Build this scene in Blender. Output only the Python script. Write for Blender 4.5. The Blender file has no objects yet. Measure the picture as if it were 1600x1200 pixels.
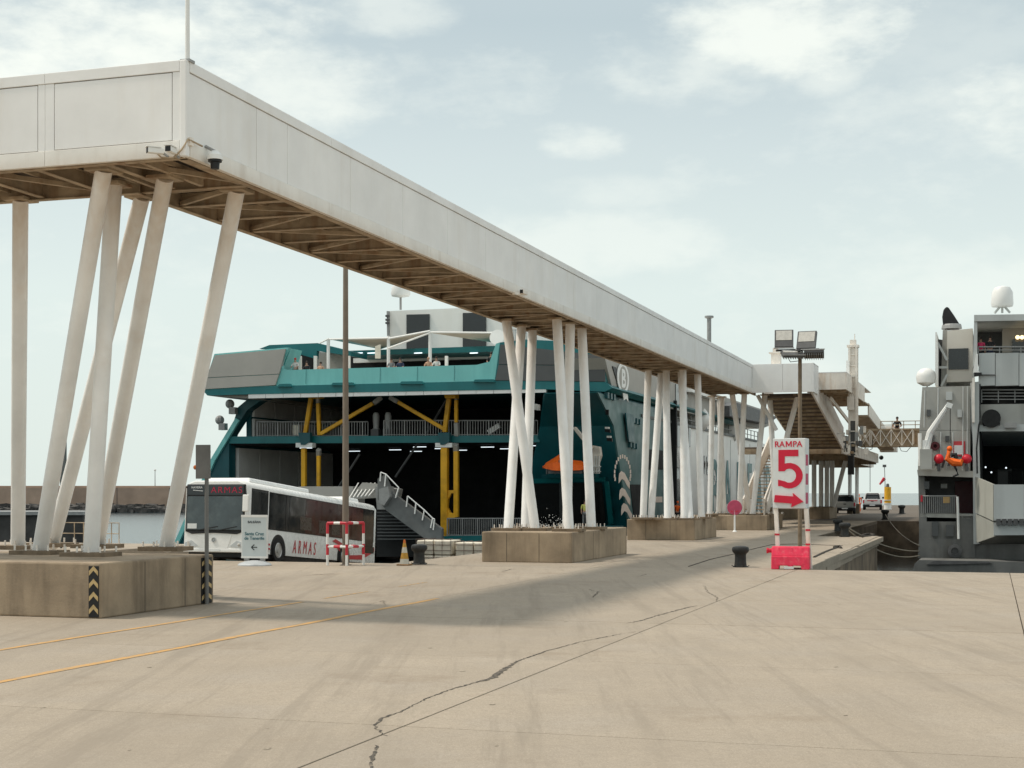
import bpy, bmesh, math, random
from mathutils import Vector, Matrix
random.seed(7)
sc = bpy.context.scene
col = sc.collection
# ------------------------------------------------------------------ camera
F, H, HZ = 2336.0, 2.4, 770.0            # focal length in pixels of a 1600 px frame, eye height, horizon row
A = math.atan(.32); SA, CA = math.sin(A), math.cos(A)   # the quay runs 17.7 degrees right of the view axis
cam = bpy.data.cameras.new('camera'); camo = bpy.data.objects.new('camera', cam); col.objects.link(camo)
cam.sensor_width = 36.0; cam.lens = 36.0 * F / 1600; cam.shift_y = (HZ - 600) / 1600
cam.clip_start = .3; cam.clip_end = 30000
camo.location = (0, 0, H); camo.rotation_euler = (math.pi / 2, 0, 0)
sc.camera = camo
sc.view_settings.view_transform = 'Standard'; sc.view_settings.look = 'None'
sc.view_settings.exposure = 0.18; sc.view_settings.gamma = 1.0
# ------------------------------------------------------------------ sun and sky
SUN = Vector((-.60 * CA - .11 * SA, .60 * SA - .11 * CA, 1.0)).normalized()   # direction to the sun
sl = bpy.data.lights.new('sun', 'SUN'); so = bpy.data.objects.new('sun', sl); col.objects.link(so)
sl.energy = 2.35; sl.angle = math.radians(5.5); sl.color = (1.0, .915, .80)
so.rotation_euler = (-SUN).to_track_quat('-Z', 'Y').to_euler(); so.location = (0, 0, 80)
wd = bpy.data.worlds.new('World'); sc.world = wd; wd.use_nodes = True
nt = wd.node_tree; N = nt.nodes; Lk = nt.links; N.clear()
out = N.new('ShaderNodeOutputWorld'); bg = N.new('ShaderNodeBackground'); bg.inputs[1].default_value = .1
Lk.new(bg.outputs[0], out.inputs[0])
sky = N.new('ShaderNodeTexSky'); sky.sky_type = 'NISHITA'; sky.sun_disc = False
sky.sun_elevation = math.asin(SUN.z); sky.sun_rotation = math.atan2(SUN.x, SUN.y)
sky.dust_density = 3.0
tc = N.new('ShaderNodeTexCoord'); sep = N.new('ShaderNodeSeparateXYZ'); Lk.new(tc.outputs['Generated'], sep.inputs[0])
def mth(op, a, b=None, c=None, clamp=False):
    n = N.new('ShaderNodeMath'); n.operation = op; n.use_clamp = clamp
    for i, v in enumerate((a, b, c)):
        if v is None: continue
        if hasattr(v, 'links'): Lk.new(v, n.inputs[i])
        else: n.inputs[i].default_value = v
    return n.outputs[0]
def mixc(f, a, b):
    n = N.new('ShaderNodeMix'); n.data_type = 'RGBA'
    for i, v in ((0, f), (6, a), (7, b)):
        if hasattr(v, 'links'): Lk.new(v, n.inputs[i])
        else: n.inputs[i].default_value = v if i == 0 else (*v, 1)
    return n.outputs[2]
rp = N.new('ShaderNodeValToRGB'); Lk.new(sep.outputs[2], rp.inputs[0])
E = rp.color_ramp.elements
E[0].position = 0.0; E[0].color = (7.3, 8.1, 7.65, 1)
E[1].position = .13; E[1].color = (7.2, 8.1, 7.75, 1)
for p, c in ((.22, (6.2, 7.05, 7.05)), (.30, (5.0, 5.9, 6.15)), (.6, (7.2, 7.7, 7.7)), (1.0, (7.6, 8.0, 7.9))):
    e = E.new(p); e.color = (*c, 1)
base = mixc(.9, sky.outputs[0], rp.outputs[0])
nz = N.new('ShaderNodeTexNoise'); nz.inputs['Scale'].default_value = 8.0; nz.inputs['Detail'].default_value = 10.0
nz.inputs['Roughness'].default_value = .64
mp = N.new('ShaderNodeMapping'); mp.inputs['Scale'].default_value = (1, 1, 2.2); Lk.new(tc.outputs['Generated'], mp.inputs[0]); Lk.new(mp.outputs[0], nz.inputs[0])
nz2 = N.new('ShaderNodeTexNoise'); nz2.inputs['Scale'].default_value = 34.0; nz2.inputs['Detail'].default_value = 8.0; Lk.new(mp.outputs[0], nz2.inputs[0])
warp = mth('ADD', mth('MULTIPLY', mth('SUBTRACT', nz.outputs[0], .5), 3.8), mth('MULTIPLY', mth('SUBTRACT', nz2.outputs[0], .5), 1.5))
cloud = None
for (x, y, rx, ry, k) in ((130, 70, 330, 120, 1.0), (470, 140, 130, 80, .75), (620, 10, 100, 45, .5), (1230, 50, 190, 75, .9), (1090, 115, 170, 55, .55), (1290, 110, 60, 40, .5),
                          (912, 220, 75, 32, .7), (930, 300, 150, 28, .35), (880, 385, 260, 60, .5), (1530, 440, 190, 70, .45), (1450, 60, 200, 60, .22),
                          (-700, -150, 500, 200, .8), (2300, 100, 500, 160, .8), (1500, -500, 700, 160, .7), (300, -900, 900, 220, .6)):
    d = Vector((x - 800, F, HZ - y)).normalized(); q = F / d.y / F
    px_ = mth('MULTIPLY', mth('SUBTRACT', sep.outputs[0], d.x), F / rx)
    pz_ = mth('MULTIPLY', mth('SUBTRACT', sep.outputs[2], d.z), F / ry)
    front = mth('GREATER_THAN', sep.outputs[1], 0.0)
    r2 = mth('ADD', mth('MULTIPLY', px_, px_), mth('MULTIPLY', pz_, pz_))
    v = mth('SUBTRACT', mth('ADD', 1.0, warp), r2)
    sm = N.new('ShaderNodeMapRange'); sm.interpolation_type = 'SMOOTHSTEP'
    sm.inputs[1].default_value = -.35; sm.inputs[2].default_value = 1.25; sm.inputs[3].default_value = 0; sm.inputs[4].default_value = k
    Lk.new(v, sm.inputs[0]); o = mth('MULTIPLY', sm.outputs[0], front)
    cloud = o if cloud is None else mth('MAXIMUM', cloud, o)
gen = N.new('ShaderNodeMapRange'); gen.inputs[1].default_value = .52; gen.inputs[2].default_value = .75; gen.inputs[4].default_value = .45
Lk.new(nz.outputs[0], gen.inputs[0])
cloud = mth('MAXIMUM', cloud, gen.outputs[0])
final = mixc(cloud, base, (8.5, 8.9, 8.3))
Lk.new(final, bg.inputs[0])

# ------------------------------------------------------------------ frames and helpers
# port coordinates: t = metres to the right across the quay, s = metres along the quay away from the camera, z = up
PM = Matrix.Rotation(-A, 4, 'Z')
def gp(px, py, z=0.0):
    Y = (H - z) * F / (py - HZ); X = (px - 800) / F * Y
    return Vector((X * CA - Y * SA, X * SA + Y * CA, z))
def at_t(px, py, t):
    r = (px - 800) / F; Y = t / (r * CA - SA)
    return Vector((t, Y * (r * SA + CA), H - (py - HZ) / F * Y))
def at_s(px, py, s):
    r = (px - 800) / F; Y = s / (r * SA + CA)
    return Vector((Y * (r * CA - SA), s, H - (py - HZ) / F * Y))
BASE = {}
def tag(o, label=None, cat=None, group=None, kind=None):
    for k, v in (('label', label), ('category', cat), ('group', group), ('kind', kind)):
        if v: o[k] = v
    return o
def thing(name, label, cat, base=(0, 0, 0), rz=0.0, group=None, local=False, extra=None):
    o = bpy.data.objects.new(name, None); col.objects.link(o); o.empty_display_size = .3
    m = PM @ Matrix.Translation(Vector(base)) @ Matrix.Rotation(rz, 4, 'Z')
    if extra is not None: m = m @ extra
    o.matrix_world = m
    BASE[o.name] = Vector((0, 0, 0)) if local else Vector(base)
    return tag(o, label, cat, group)
class MB:
    def __init__(s): s.v = []; s.f = []; s.m = []; s.mi = 0
    def add(s, vs, fs):
        n = len(s.v); s.v += [tuple(v) for v in vs]; s.f += [tuple(i + n for i in f) for f in fs]; s.m += [s.mi] * len(fs); return s
    def box(s, x0, x1, y0, y1, z0, z1):
        return s.add([(x0, y0, z0), (x1, y0, z0), (x1, y1, z0), (x0, y1, z0), (x0, y0, z1), (x1, y0, z1), (x1, y1, z1), (x0, y1, z1)],
                     [(0, 3, 2, 1), (4, 5, 6, 7), (0, 1, 5, 4), (1, 2, 6, 5), (2, 3, 7, 6), (3, 0, 4, 7)])
    def prism(s, pts, vec):
        pts = [Vector(p) for p in pts]; vec = Vector(vec); n = len(pts)
        return s.add(pts + [p + vec for p in pts], [tuple(range(n)), tuple(range(2 * n - 1, n - 1, -1))] + [(i, (i + 1) % n, n + (i + 1) % n, n + i) for i in range(n)])
    def tube(s, p, q, r, r2=None, n=8):
        p, q = Vector(p), Vector(q); r2 = r if r2 is None else r2; d = (q - p).normalized()
        u = d.orthogonal().normalized(); w = d.cross(u); vs = []
        for c, rr in ((p, r), (q, r2)):
            vs += [c + (u * math.cos(2 * math.pi * i / n) + w * math.sin(2 * math.pi * i / n)) * rr for i in range(n)]
        return s.add(vs, [tuple(range(n - 1, -1, -1)), tuple(range(n, 2 * n))] + [(i, (i + 1) % n, n + (i + 1) % n, n + i) for i in range(n)])
    def bar(s, p, q, w, h, up=(0, 0, 1)):
        p, q = Vector(p), Vector(q); d = (q - p).normalized(); x = d.cross(Vector(up))
        x = x.normalized() if x.length > 1e-5 else Vector((1, 0, 0)); u = x.cross(d)
        a = [x * (i * w / 2) + u * (j * h / 2) for i, j in ((-1, -1), (1, -1), (1, 1), (-1, 1))]
        return s.prism([p + k for k in a], q - p)
    def path(s, pts, r, n=6):
        pts = [Vector(p) for p in pts]; m = len(pts); vs = []
        for i, p in enumerate(pts):
            d = (pts[min(i + 1, m - 1)] - pts[max(i - 1, 0)]).normalized(); u = d.cross(Vector((.13, .21, 1))).normalized(); w = d.cross(u)
            rr = r[i] if isinstance(r, (list, tuple)) else r
            vs += [p + (u * math.cos(2 * math.pi * k / n) + w * math.sin(2 * math.pi * k / n)) * rr for k in range(n)]
        fs = [tuple(range(n)), tuple(range(m * n - 1, (m - 1) * n - 1, -1))]
        for i in range(m - 1): fs += [(i * n + k, i * n + (k + 1) % n, (i + 1) * n + (k + 1) % n, (i + 1) * n + k) for k in range(n)]
        return s.add(vs, fs)
    def lathe(s, c, prof, n=16, ax=(0, 0, 1)):
        c = Vector(c); d = Vector(ax).normalized(); u = d.orthogonal().normalized(); w = d.cross(u); vs = []; m = len(prof)
        for r, h in prof: vs += [c + d * h + (u * math.cos(2 * math.pi * k / n) + w * math.sin(2 * math.pi * k / n)) * max(r, 1e-4) for k in range(n)]
        fs = [tuple(range(n)), tuple(range(m * n - 1, (m - 1) * n - 1, -1))]
        for i in range(m - 1): fs += [(i * n + k, i * n + (k + 1) % n, (i + 1) * n + (k + 1) % n, (i + 1) * n + k) for k in range(n)]
        return s.add(vs, fs)
    def ball(s, c, r, n=12, sq=(1, 1, 1)):
        k = len(s.v); s.lathe(c, [(r * math.sin(math.pi * i / 8), -r * math.cos(math.pi * i / 8)) for i in range(9)], n); c = Vector(c)
        for i in range(k, len(s.v)):
            d = Vector(s.v[i]) - c; s.v[i] = tuple(c + Vector((d.x * sq[0], d.y * sq[1], d.z * sq[2])))
        return s
    def build(s, name, mat, parent=None, label=None, smooth=False, bevel=0.0, kind=None):
        me = bpy.data.meshes.new(name); b = BASE.get(parent.name, Vector()) if parent else Vector()
        me.from_pydata([(v[0] - b.x, v[1] - b.y, v[2] - b.z) for v in s.v], [], s.f)
        for m in (mat if isinstance(mat, (list, tuple)) else [mat]): me.materials.append(m)
        me.polygons.foreach_set('material_index', s.m)
        bm = bmesh.new(); bm.from_mesh(me); bmesh.ops.recalc_face_normals(bm, faces=bm.faces); bm.to_mesh(me); bm.free()
        if smooth:
            me.shade_smooth(); me.set_sharp_from_angle(angle=math.radians(38))
        o = bpy.data.objects.new(name, me); col.objects.link(o)
        if parent: o.parent = parent; BASE[o.name] = b
        else: o.matrix_world = PM
        if bevel:
            md = o.modifiers.new('bevel', 'BEVEL'); md.width = bevel; md.segments = 2; md.limit_method = 'ANGLE'
        return tag(o, label, None, None, kind)
def B(*a): return MB().box(*a)
def px_prism(name, mat, parent, pts, s, depth, **k):
    return MB().prism([at_s(x, y, s) for x, y in pts], (0, depth, 0)).build(name, mat, parent, **k)
def pxt_prism(name, mat, parent, pts, t, depth, **k):
    return MB().prism([at_t(x, y, t) for x, y in pts], (-depth, 0, 0)).build(name, mat, parent, **k)
def dup(root, base, rz=0.0, label=None, scale=None):
    def cp(o, par):
        c = o.copy(); col.objects.link(c)
        if par: c.parent = par
        for ch in list(o.children): cp(ch, c)
        return c
    r = cp(root, None); r.matrix_world = PM @ Matrix.Translation(Vector(base)) @ Matrix.Rotation(rz, 4, 'Z') @ (Matrix.Scale(scale, 4) if scale else Matrix())
    if label: r['label'] = label
    return r
def txt(name, string, mat, parent, size, org, xd=(1, 0, 0), yd=(0, 0, 1), off=0.0, shear=0.0, align='CENTER', sx=1.0, ext=.004, spacing=1.0, fn=None, kind=None):
    cu = bpy.data.curves.new(name, 'FONT'); cu.body = string; cu.size = size; cu.extrude = ext; cu.offset = off; cu.shear = shear
    cu.align_x = align; cu.space_character = spacing; cu.resolution_u = 5
    to = bpy.data.objects.new('tmp', cu); col.objects.link(to)
    dg = bpy.context.evaluated_depsgraph_get(); me0 = bpy.data.meshes.new_from_object(to.evaluated_get(dg))
    vs = [tuple(v.co) for v in me0.vertices]; fs = [tuple(p.vertices) for p in me0.polygons]
    bpy.data.objects.remove(to); bpy.data.meshes.remove(me0)
    xd, yd, org = Vector(xd), Vector(yd), Vector(org); nd = xd.cross(yd).normalized(); m = MB()
    pts = [org + xd * (v[0] * sx) + yd * v[1] + nd * v[2] for v in vs]
    if fn: pts = [fn(p) for p in pts]
    m.add(pts, fs)
    return m.build(name, mat, parent, kind=kind)

# ------------------------------------------------------------------ materials
def pm(name, c, rough=.6, nscale=3.0, var=.12, metal=0.0, bump=0.0, bscale=40.0, stain=None, samt=0.0, streak=False, world=False, spec=.4, island=False, emit=None, rnd=0.0, sth=(.5, .75)):
    m = bpy.data.materials.new(name); m.use_nodes = True; t = m.node_tree; n = t.nodes; l = t.links
    b = n['Principled BSDF']; b.inputs['Roughness'].default_value = rough; b.inputs['Metallic'].default_value = metal
    b.inputs['Specular IOR Level'].default_value = spec
    if world: src = n.new('ShaderNodeNewGeometry').outputs['Position']
    else: src = n.new('ShaderNodeTexCoord').outputs['Object']
    def noise(sca, det=5.0, vec=None):
        x = n.new('ShaderNodeTexNoise'); x.inputs['Scale'].default_value = sca; x.inputs['Detail'].default_value = det; x.inputs['Roughness'].default_value = .6
        l.new(vec or src, x.inputs[0]); return x.outputs[0]
    def mr(v, a, b_, c_, d):
        x = n.new('ShaderNodeMapRange'); l.new(v, x.inputs[0])
        for i, q in enumerate((a, b_, c_, d)): x.inputs[i + 1].default_value = q
        return x.outputs[0]
    def mix(f, a, b_, blend='MIX'):
        x = n.new('ShaderNodeMix'); x.data_type = 'RGBA'; x.blend_type = blend
        for i, q in ((0, f), (6, a), (7, b_)):
            if hasattr(q, 'links'): l.new(q, x.inputs[i])
            else: x.inputs[i].default_value = q if i == 0 else (*q, 1)
        return x.outputs[2]
    dk = tuple(x * (1 - var * 1.6) for x in c); lt = tuple(min(1, x * (1 + var)) for x in c)
    cc = mix(mr(noise(nscale), .3, .7, 0, 1), dk, lt)
    if stain:
        vec = src
        if streak:
            mpn = n.new('ShaderNodeMapping'); mpn.inputs['Scale'].default_value = (1, 1, .12); l.new(src, mpn.inputs[0]); vec = mpn.outputs[0]
        f1 = mr(noise(streak if streak and streak is not True else nscale * 1.7, 6, vec), sth[0], sth[1], 0, samt)
        cc = mix(f1, cc, stain)
    if rnd:
        oi = n.new('ShaderNodeObjectInfo'); cc = mix(mr(oi.outputs['Random'], 0, 1, 0, rnd), cc, tuple(x * .55 for x in c))
    l.new(cc, b.inputs['Base Color'])
    l.new(mr(noise(nscale * 3), .3, .7, max(.02, rough - .1), min(1, rough + .1)), b.inputs['Roughness'])
    if bump:
        bn = n.new('ShaderNodeBump'); bn.inputs['Strength'].default_value = bump; bn.inputs['Distance'].default_value = .02
        l.new(noise(bscale, 6), bn.inputs['Height']); l.new(bn.outputs[0], b.inputs['Normal'])
    if emit:
        b.inputs['Emission Color'].default_value = (*emit[:3], 1); b.inputs['Emission Strength'].default_value = emit[3]
    return m
RUST = (.22, .10, .035)
M = {}
M['white'] = pm('aged_white_paint', (.87, .86, .835), .5, .6, .05, bump=.06, bscale=6, stain=(.68, .62, .53), samt=.4, streak=1.3, sth=(.5, .85))
M['skirt'] = pm('skirt_white_paint', (.85, .82, .76), .5, .8, .07, stain=(.36, .25, .15), samt=.5, streak=2.0, sth=(.55, .85))
M['pillar'] = pm('pillar_white_paint', (.90, .89, .86), .42, .8, .07, stain=(.68, .55, .42), samt=.35, sth=(.55, .85), rnd=.04)
def rust_top(m, z0, z1, colr, amt):
    # rust wash that ran down from the steelwork above: stays on the paint, strongest at the leg heads
    t = m.node_tree; n = t.nodes; l = t.links; b = n['Principled BSDF']; src = b.inputs['Base Color'].links[0].from_socket
    tcn = n.new('ShaderNodeTexCoord'); sp = n.new('ShaderNodeSeparateXYZ'); l.new(tcn.outputs['Object'], sp.inputs[0])
    g = n.new('ShaderNodeMapRange'); g.interpolation_type = 'SMOOTHSTEP'; g.inputs[1].default_value = z0; g.inputs[2].default_value = z1; l.new(sp.outputs[2], g.inputs[0])
    mpn = n.new('ShaderNodeMapping'); mpn.inputs['Scale'].default_value = (1, 1, .15); l.new(tcn.outputs['Object'], mpn.inputs[0])
    x = n.new('ShaderNodeTexNoise'); x.inputs['Scale'].default_value = 6; x.inputs['Detail'].default_value = 6; l.new(mpn.outputs[0], x.inputs[0])
    f = n.new('ShaderNodeMath'); f.operation = 'MULTIPLY'; l.new(g.outputs[0], f.inputs[0])
    g2 = n.new('ShaderNodeMapRange'); g2.inputs[1].default_value = .3; g2.inputs[2].default_value = .7; g2.inputs[3].default_value = .2; g2.inputs[4].default_value = amt; l.new(x.outputs[0], g2.inputs[0]); l.new(g2.outputs[0], f.inputs[1])
    q = n.new('ShaderNodeMix'); q.data_type = 'RGBA'; l.new(f.outputs[0], q.inputs[0]); l.new(src, q.inputs[6]); q.inputs[7].default_value = (*colr, 1); l.new(q.outputs[2], b.inputs['Base Color'])
rust_top(M['pillar'], 5.8, 8.7, (.55, .37, .21), .5)
rust_top(M['skirt'], 8.9, 8.6, (.50, .37, .25), .4)
M['under'] = pm('rust_stained_steel', (.44, .34, .23), .7, 1.5, .25, stain=RUST, samt=.8, streak=2.5, sth=(.5, .75))
M['underdark'] = pm('dark_decking', (.13, .10, .075), .8, 1.5, .25)
M['rustwhite'] = pm('rusty_white_steel', (.84, .78, .70), .55, 1.2, .12, stain=(.50, .31, .16), samt=.6, streak=3.0, sth=(.52, .76))
M['plinth'] = pm('plinth_concrete', (.35, .27, .185), .85, .9, .2, bump=.3, bscale=18, stain=(.10, .075, .05), samt=.75, streak=1.6, sth=(.5, .78))
M['pad'] = pm('grout_pad', (.22, .165, .11), .85, 3, .2, bump=.2)
M['quayside'] = pm('quay_wall_concrete', (.22, .17, .12), .9, .7, .3, bump=.4, bscale=3, stain=(.06, .05, .04), samt=.8, streak=.6)
M['teal'] = pm('teal_hull_paint', (.008, .15, .16), .4, .5, .1, stain=(.004, .08, .09), samt=.5, streak=.8, bump=.25, bscale=1.0)
M['tealdark'] = pm('dark_teal_paint', (.006, .085, .10), .4, .4, .15, stain=(.004, .04, .05), samt=.5, streak=.7)
M['teallight'] = pm('light_teal_paint', (.19, .54, .52), .4, .3, .06, stain=(.08, .33, .33), samt=.5, streak=.9, bump=.25, bscale=1.0)
M['tealside'] = pm('faded_teal_paint', (.06, .145, .145), .45, .3, .08, stain=(.025, .075, .08), samt=.6, streak=.9, bump=.25, bscale=1.0)
M['greypanel'] = pm('grey_cladding', (.40, .385, .35), .6, .4, .06, bump=.05)
M['greydark'] = pm('dark_grey_cladding', (.085, .09, .09), .5, .4, .1)
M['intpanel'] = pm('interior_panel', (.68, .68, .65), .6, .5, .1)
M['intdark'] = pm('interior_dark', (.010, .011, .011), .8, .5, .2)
M['hullwhite'] = pm('white_hull_paint', (.88, .86, .81), .4, .3, .04, stain=(.70, .62, .52), samt=.25, streak=.7)
M['white2'] = pm('clean_white_paint', (.82, .82, .79), .4, .6, .04)
M['yellow'] = pm('yellow_steel', (.80, .42, .02), .45, 1, .1, stain=(.30, .14, .02), samt=.5)
M['grey'] = pm('galvanised_grey', (.33, .33, .32), .5, 3, .1, metal=.2)
M['darkgrey'] = pm('dark_grey_steel', (.10, .10, .10), .55, 2, .2)
M['black'] = pm('black_paint', (.012, .012, .013), .5, 2, .2)
M['rubber'] = pm('rubber', (.018, .018, .018), .8, 4, .2)
M['glass'] = pm('dark_glass', (.012, .015, .017), .08, .7, .2, spec=.6)
M['redglass'] = pm('red_film_glass', (.06, .012, .014), .12, .8, .5, spec=.6, stain=(.02, .014, .014), samt=.9)
M['windshield'] = pm('windscreen_glass', (.03, .045, .05), .06, .9, .3, spec=.8, stain=(.10, .13, .13), samt=.6)
M['red'] = pm('red_paint', (.55, .03, .05), .45, 3, .08)
M['pinkred'] = pm('sun_faded_red_plastic', (.80, .035, .09), .5, 4, .1, stain=(.80, .22, .25), samt=.5)
M['signred'] = pm('sign_red_film', (.62, .012, .045), .45, 2, .05)
M['signwhite'] = pm('sign_white_board', (.72, .74, .73), .5, 2, .04, stain=(.45, .46, .45), samt=.3)
M['magenta'] = pm('faded_magenta_disc', (.50, .07, .14), .55, 5, .1)
M['orange'] = pm('orange_fabric', (.95, .145, .010), .6, 3, .12)
M['bollard'] = pm('bollard_black_iron', (.022, .024, .024), .55, 6, .3, bump=.2, bscale=20, stain=(.07, .05, .035), samt=.5)
M['rope'] = pm('rope', (.33, .29, .23), .9, 8, .2)
M['ropedark'] = pm('dark_rope', (.06, .05, .04), .9, 8, .2)
M['beige'] = pm('beige_sail_cloth', (.78, .68, .56), .8, 1, .05)
M['lamp'] = pm('lamp_glass', (.55, .53, .48), .2, 8, .1)
M['led'] = pm('led_red', (.35, .01, .04), .5, 2, .05, emit=(.55, .01, .06, .08))
M['tube'] = pm('fluorescent_tube', (.8, .8, .8), .4, 2, .02, emit=(.8, .9, .95, 1.2))
M['cream'] = pm('white_foam', (.78, .72, .60), .8, 2, .1, stain=(.40, .31, .22), samt=.35)
M['wire'] = pm('rusty_wire', (.12, .08, .06), .7, 3, .2)
M['bus'] = pm('bus_white_paint', (.82, .82, .79), .28, 1, .03, spec=.5)
M['busred'] = pm('bus_red_vinyl', (.55, .05, .06), .35, 2, .06)
M['alu'] = pm('aluminium', (.55, .55, .54), .35, 3, .08, metal=.7)
M['shiph'] = pm('weathered_grey_hull', (.42, .415, .38), .55, .35, .12, bump=.08, bscale=2, stain=(.20, .185, .16), samt=.6, streak=.9)
M['shiplight'] = pm('pale_grey_ship_paint', (.52, .54, .525), .5, .35, .05, stain=(.30, .31, .30), samt=.4, streak=.8)
M['shipcream'] = pm('cream_funnel_paint', (.74, .70, .62), .5, .35, .04)
M['skin'] = pm('skin', (.42, .24, .17), .6, 6, .05)
M['hair'] = pm('dark_hair', (.03, .02, .015), .7, 9, .2)
for nme, c in (('c_white', (.65, .63, .6)), ('c_black', (.02, .02, .022)), ('c_pink', (.65, .05, .14)), ('c_navy', (.03, .04, .08)), ('c_red', (.5, .05, .04)), ('c_orange', (.85, .14, .02)),
               ('c_grey', (.2, .2, .2)), ('c_yellow', (.62, .60, .16)), ('c_tan', (.5, .3, .2)), ('c_blue', (.1, .16, .25))):
    M[nme] = pm('cloth_' + nme[2:], c, .8, 5, .1)
M['truck'] = pm('pickup_beige_paint', (.36, .35, .32), .35, 1, .05)
M['truckw'] = pm('pickup_white_paint', (.62, .60, .58), .35, 1, .05)
M['rock'] = pm('breakwater_rock', (.09, .085, .08), .9, .25, .4, bump=.8, bscale=.4)
M['brown'] = pm('breakwater_stone', (.40, .29, .22), .9, .08, .25, bump=.3, bscale=.3, stain=(.27, .20, .15), samt=.6)
M['mat_yellowline'] = None

# ground concrete (world position so that the slabs never repeat)
def ground_mat(name, c, dark=1.0):
    m = bpy.data.materials.new(name); m.use_nodes = True; t = m.node_tree; n = t.nodes; l = t.links; b = n['Principled BSDF']
    g = n.new('ShaderNodeNewGeometry').outputs['Position']
    def noise(sca, det=6, rough=.6, stretch=None):
        x = n.new('ShaderNodeTexNoise'); x.inputs['Scale'].default_value = sca; x.inputs['Detail'].default_value = det; x.inputs['Roughness'].default_value = rough
        v = g
        if stretch:
            q = n.new('ShaderNodeMapping'); q.inputs['Rotation'].default_value = (0, 0, stretch[0]); q.inputs['Scale'].default_value = stretch[1]; l.new(g, q.inputs[0]); v = q.outputs[0]
        l.new(v, x.inputs[0]); return x.outputs[0]
    def mr(v, a, b_, c_, d):
        x = n.new('ShaderNodeMapRange'); l.new(v, x.inputs[0])
        for i, q in enumerate((a, b_, c_, d)): x.inputs[i + 1].default_value = q
        return x.outputs[0]
    def mix(f, a, b_, blend='MIX'):
        x = n.new('ShaderNodeMix'); x.data_type = 'RGBA'; x.blend_type = blend
        for i, q in ((0, f), (6, a), (7, b_)):
            if hasattr(q, 'links'): l.new(q, x.inputs[i])
            else: x.inputs[i].default_value = q if i == 0 else (*q, 1)
        return x.outputs[2]
    k = lambda f: tuple(x * f for x in c)
    cc = mix(mr(noise(.22), .32, .68, 0, 1), k(.86), k(1.1))
    cc = mix(mr(noise(.5, 7, .7), .48, .64, 0, .55), cc, (c[0] * .93, c[1] * 1.0, c[2] * 1.13))
    cc = mix(mr(noise(1.1, 8, .75), .35, .75, 0, .75), cc, k(.78))
    cc = mix(mr(noise(9, 12, .82), .46, .64, 0, .7), cc, k(.66))
    cc = mix(mr(noise(30, 5, .85), .42, .66, 0, .75), cc, k(.55))          # aggregate
    cc = mix(mr(noise(60, 2, .7), .52, .70, 0, .75), cc, k(1.45))
    cc = mix(mr(noise(.55, 7, .65, (A + .2, (1, .18, 1))), .50, .74, 0, .7), cc, k(.66))      # tyre-worn streaks along the quay
    cc = mix(mr(noise(.9, 6, .7, (A - 1.2, (1, .1, 1))), .55, .74, 0, .6), cc, k(.62))
    cc = mix(mr(noise(1.6, 9, .75, (A + .9, (1, .05, 1))), .53, .62, 0, .55), cc, k(.62))      # scuffs
    cc = mix(mr(noise(.8, 10, .8, (A - .35, (1, .06, 1))), .54, .62, 0, .55), cc, k(.64))
    cc = mix(mr(noise(.35, 9, .72), .56, .66, 0, .4), cc, (c[0] * .55, c[1] * .5, c[2] * .45))   # oil
    oi = n.new('ShaderNodeObjectInfo'); cc = mix(mr(oi.outputs['Random'], 0, 1, 0, .2), cc, k(.6))
    l.new(cc, b.inputs['Base Color']); l.new(mr(noise(2.0), .3, .7, .72, .92), b.inputs['Roughness']); b.inputs['Specular IOR Level'].default_value = .3
    bn = n.new('ShaderNodeBump'); bn.inputs['Strength'].default_value = .35; bn.inputs['Distance'].default_value = .01
    l.new(noise(30, 6, .7), bn.inputs['Height']); l.new(bn.outputs[0], b.inputs['Normal'])
    return m
M['ground'] = ground_mat('quay_concrete', (.43, .36, .278))
M['ground_dark'] = ground_mat('dark_quay_surface', (.16, .13, .10))  # same ground pattern in a darker tone, for the far quay
M['joint'] = pm('joint_filler', (.10, .085, .065), .9, 3, .2)
M['tar'] = pm('tar_crack', (.07, .06, .048), .9, 9, .3, stain=(.30, .25, .19), samt=.85, sth=(.5, .62))
M['patch'] = pm('ground_stain', (.17, .15, .115), .9, 4, .2)
# worn yellow line: the paint breaks up into bare concrete
def worn_line():
    m = bpy.data.materials.new('worn_yellow_line'); m.use_nodes = True; t = m.node_tree; n = t.nodes; l = t.links; b = n['Principled BSDF']
    g = n.new('ShaderNodeNewGeometry').outputs['Position']; x = n.new('ShaderNodeTexNoise'); x.inputs['Scale'].default_value = 5; x.inputs['Detail'].default_value = 8; x.inputs['Roughness'].default_value = .75
    l.new(g, x.inputs[0]); r = n.new('ShaderNodeMapRange'); r.inputs[1].default_value = .42; r.inputs[2].default_value = .66; l.new(x.outputs[0], r.inputs[0])
    q = n.new('ShaderNodeMix'); q.data_type = 'RGBA'; q.inputs[6].default_value = (.60, .33, .10, 1); q.inputs[7].default_value = (.36, .27, .17, 1)
    l.new(r.outputs[0], q.inputs[0]); l.new(q.outputs[2], b.inputs['Base Color']); b.inputs['Roughness'].default_value = .8
    return m
M['line'] = worn_line()
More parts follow.
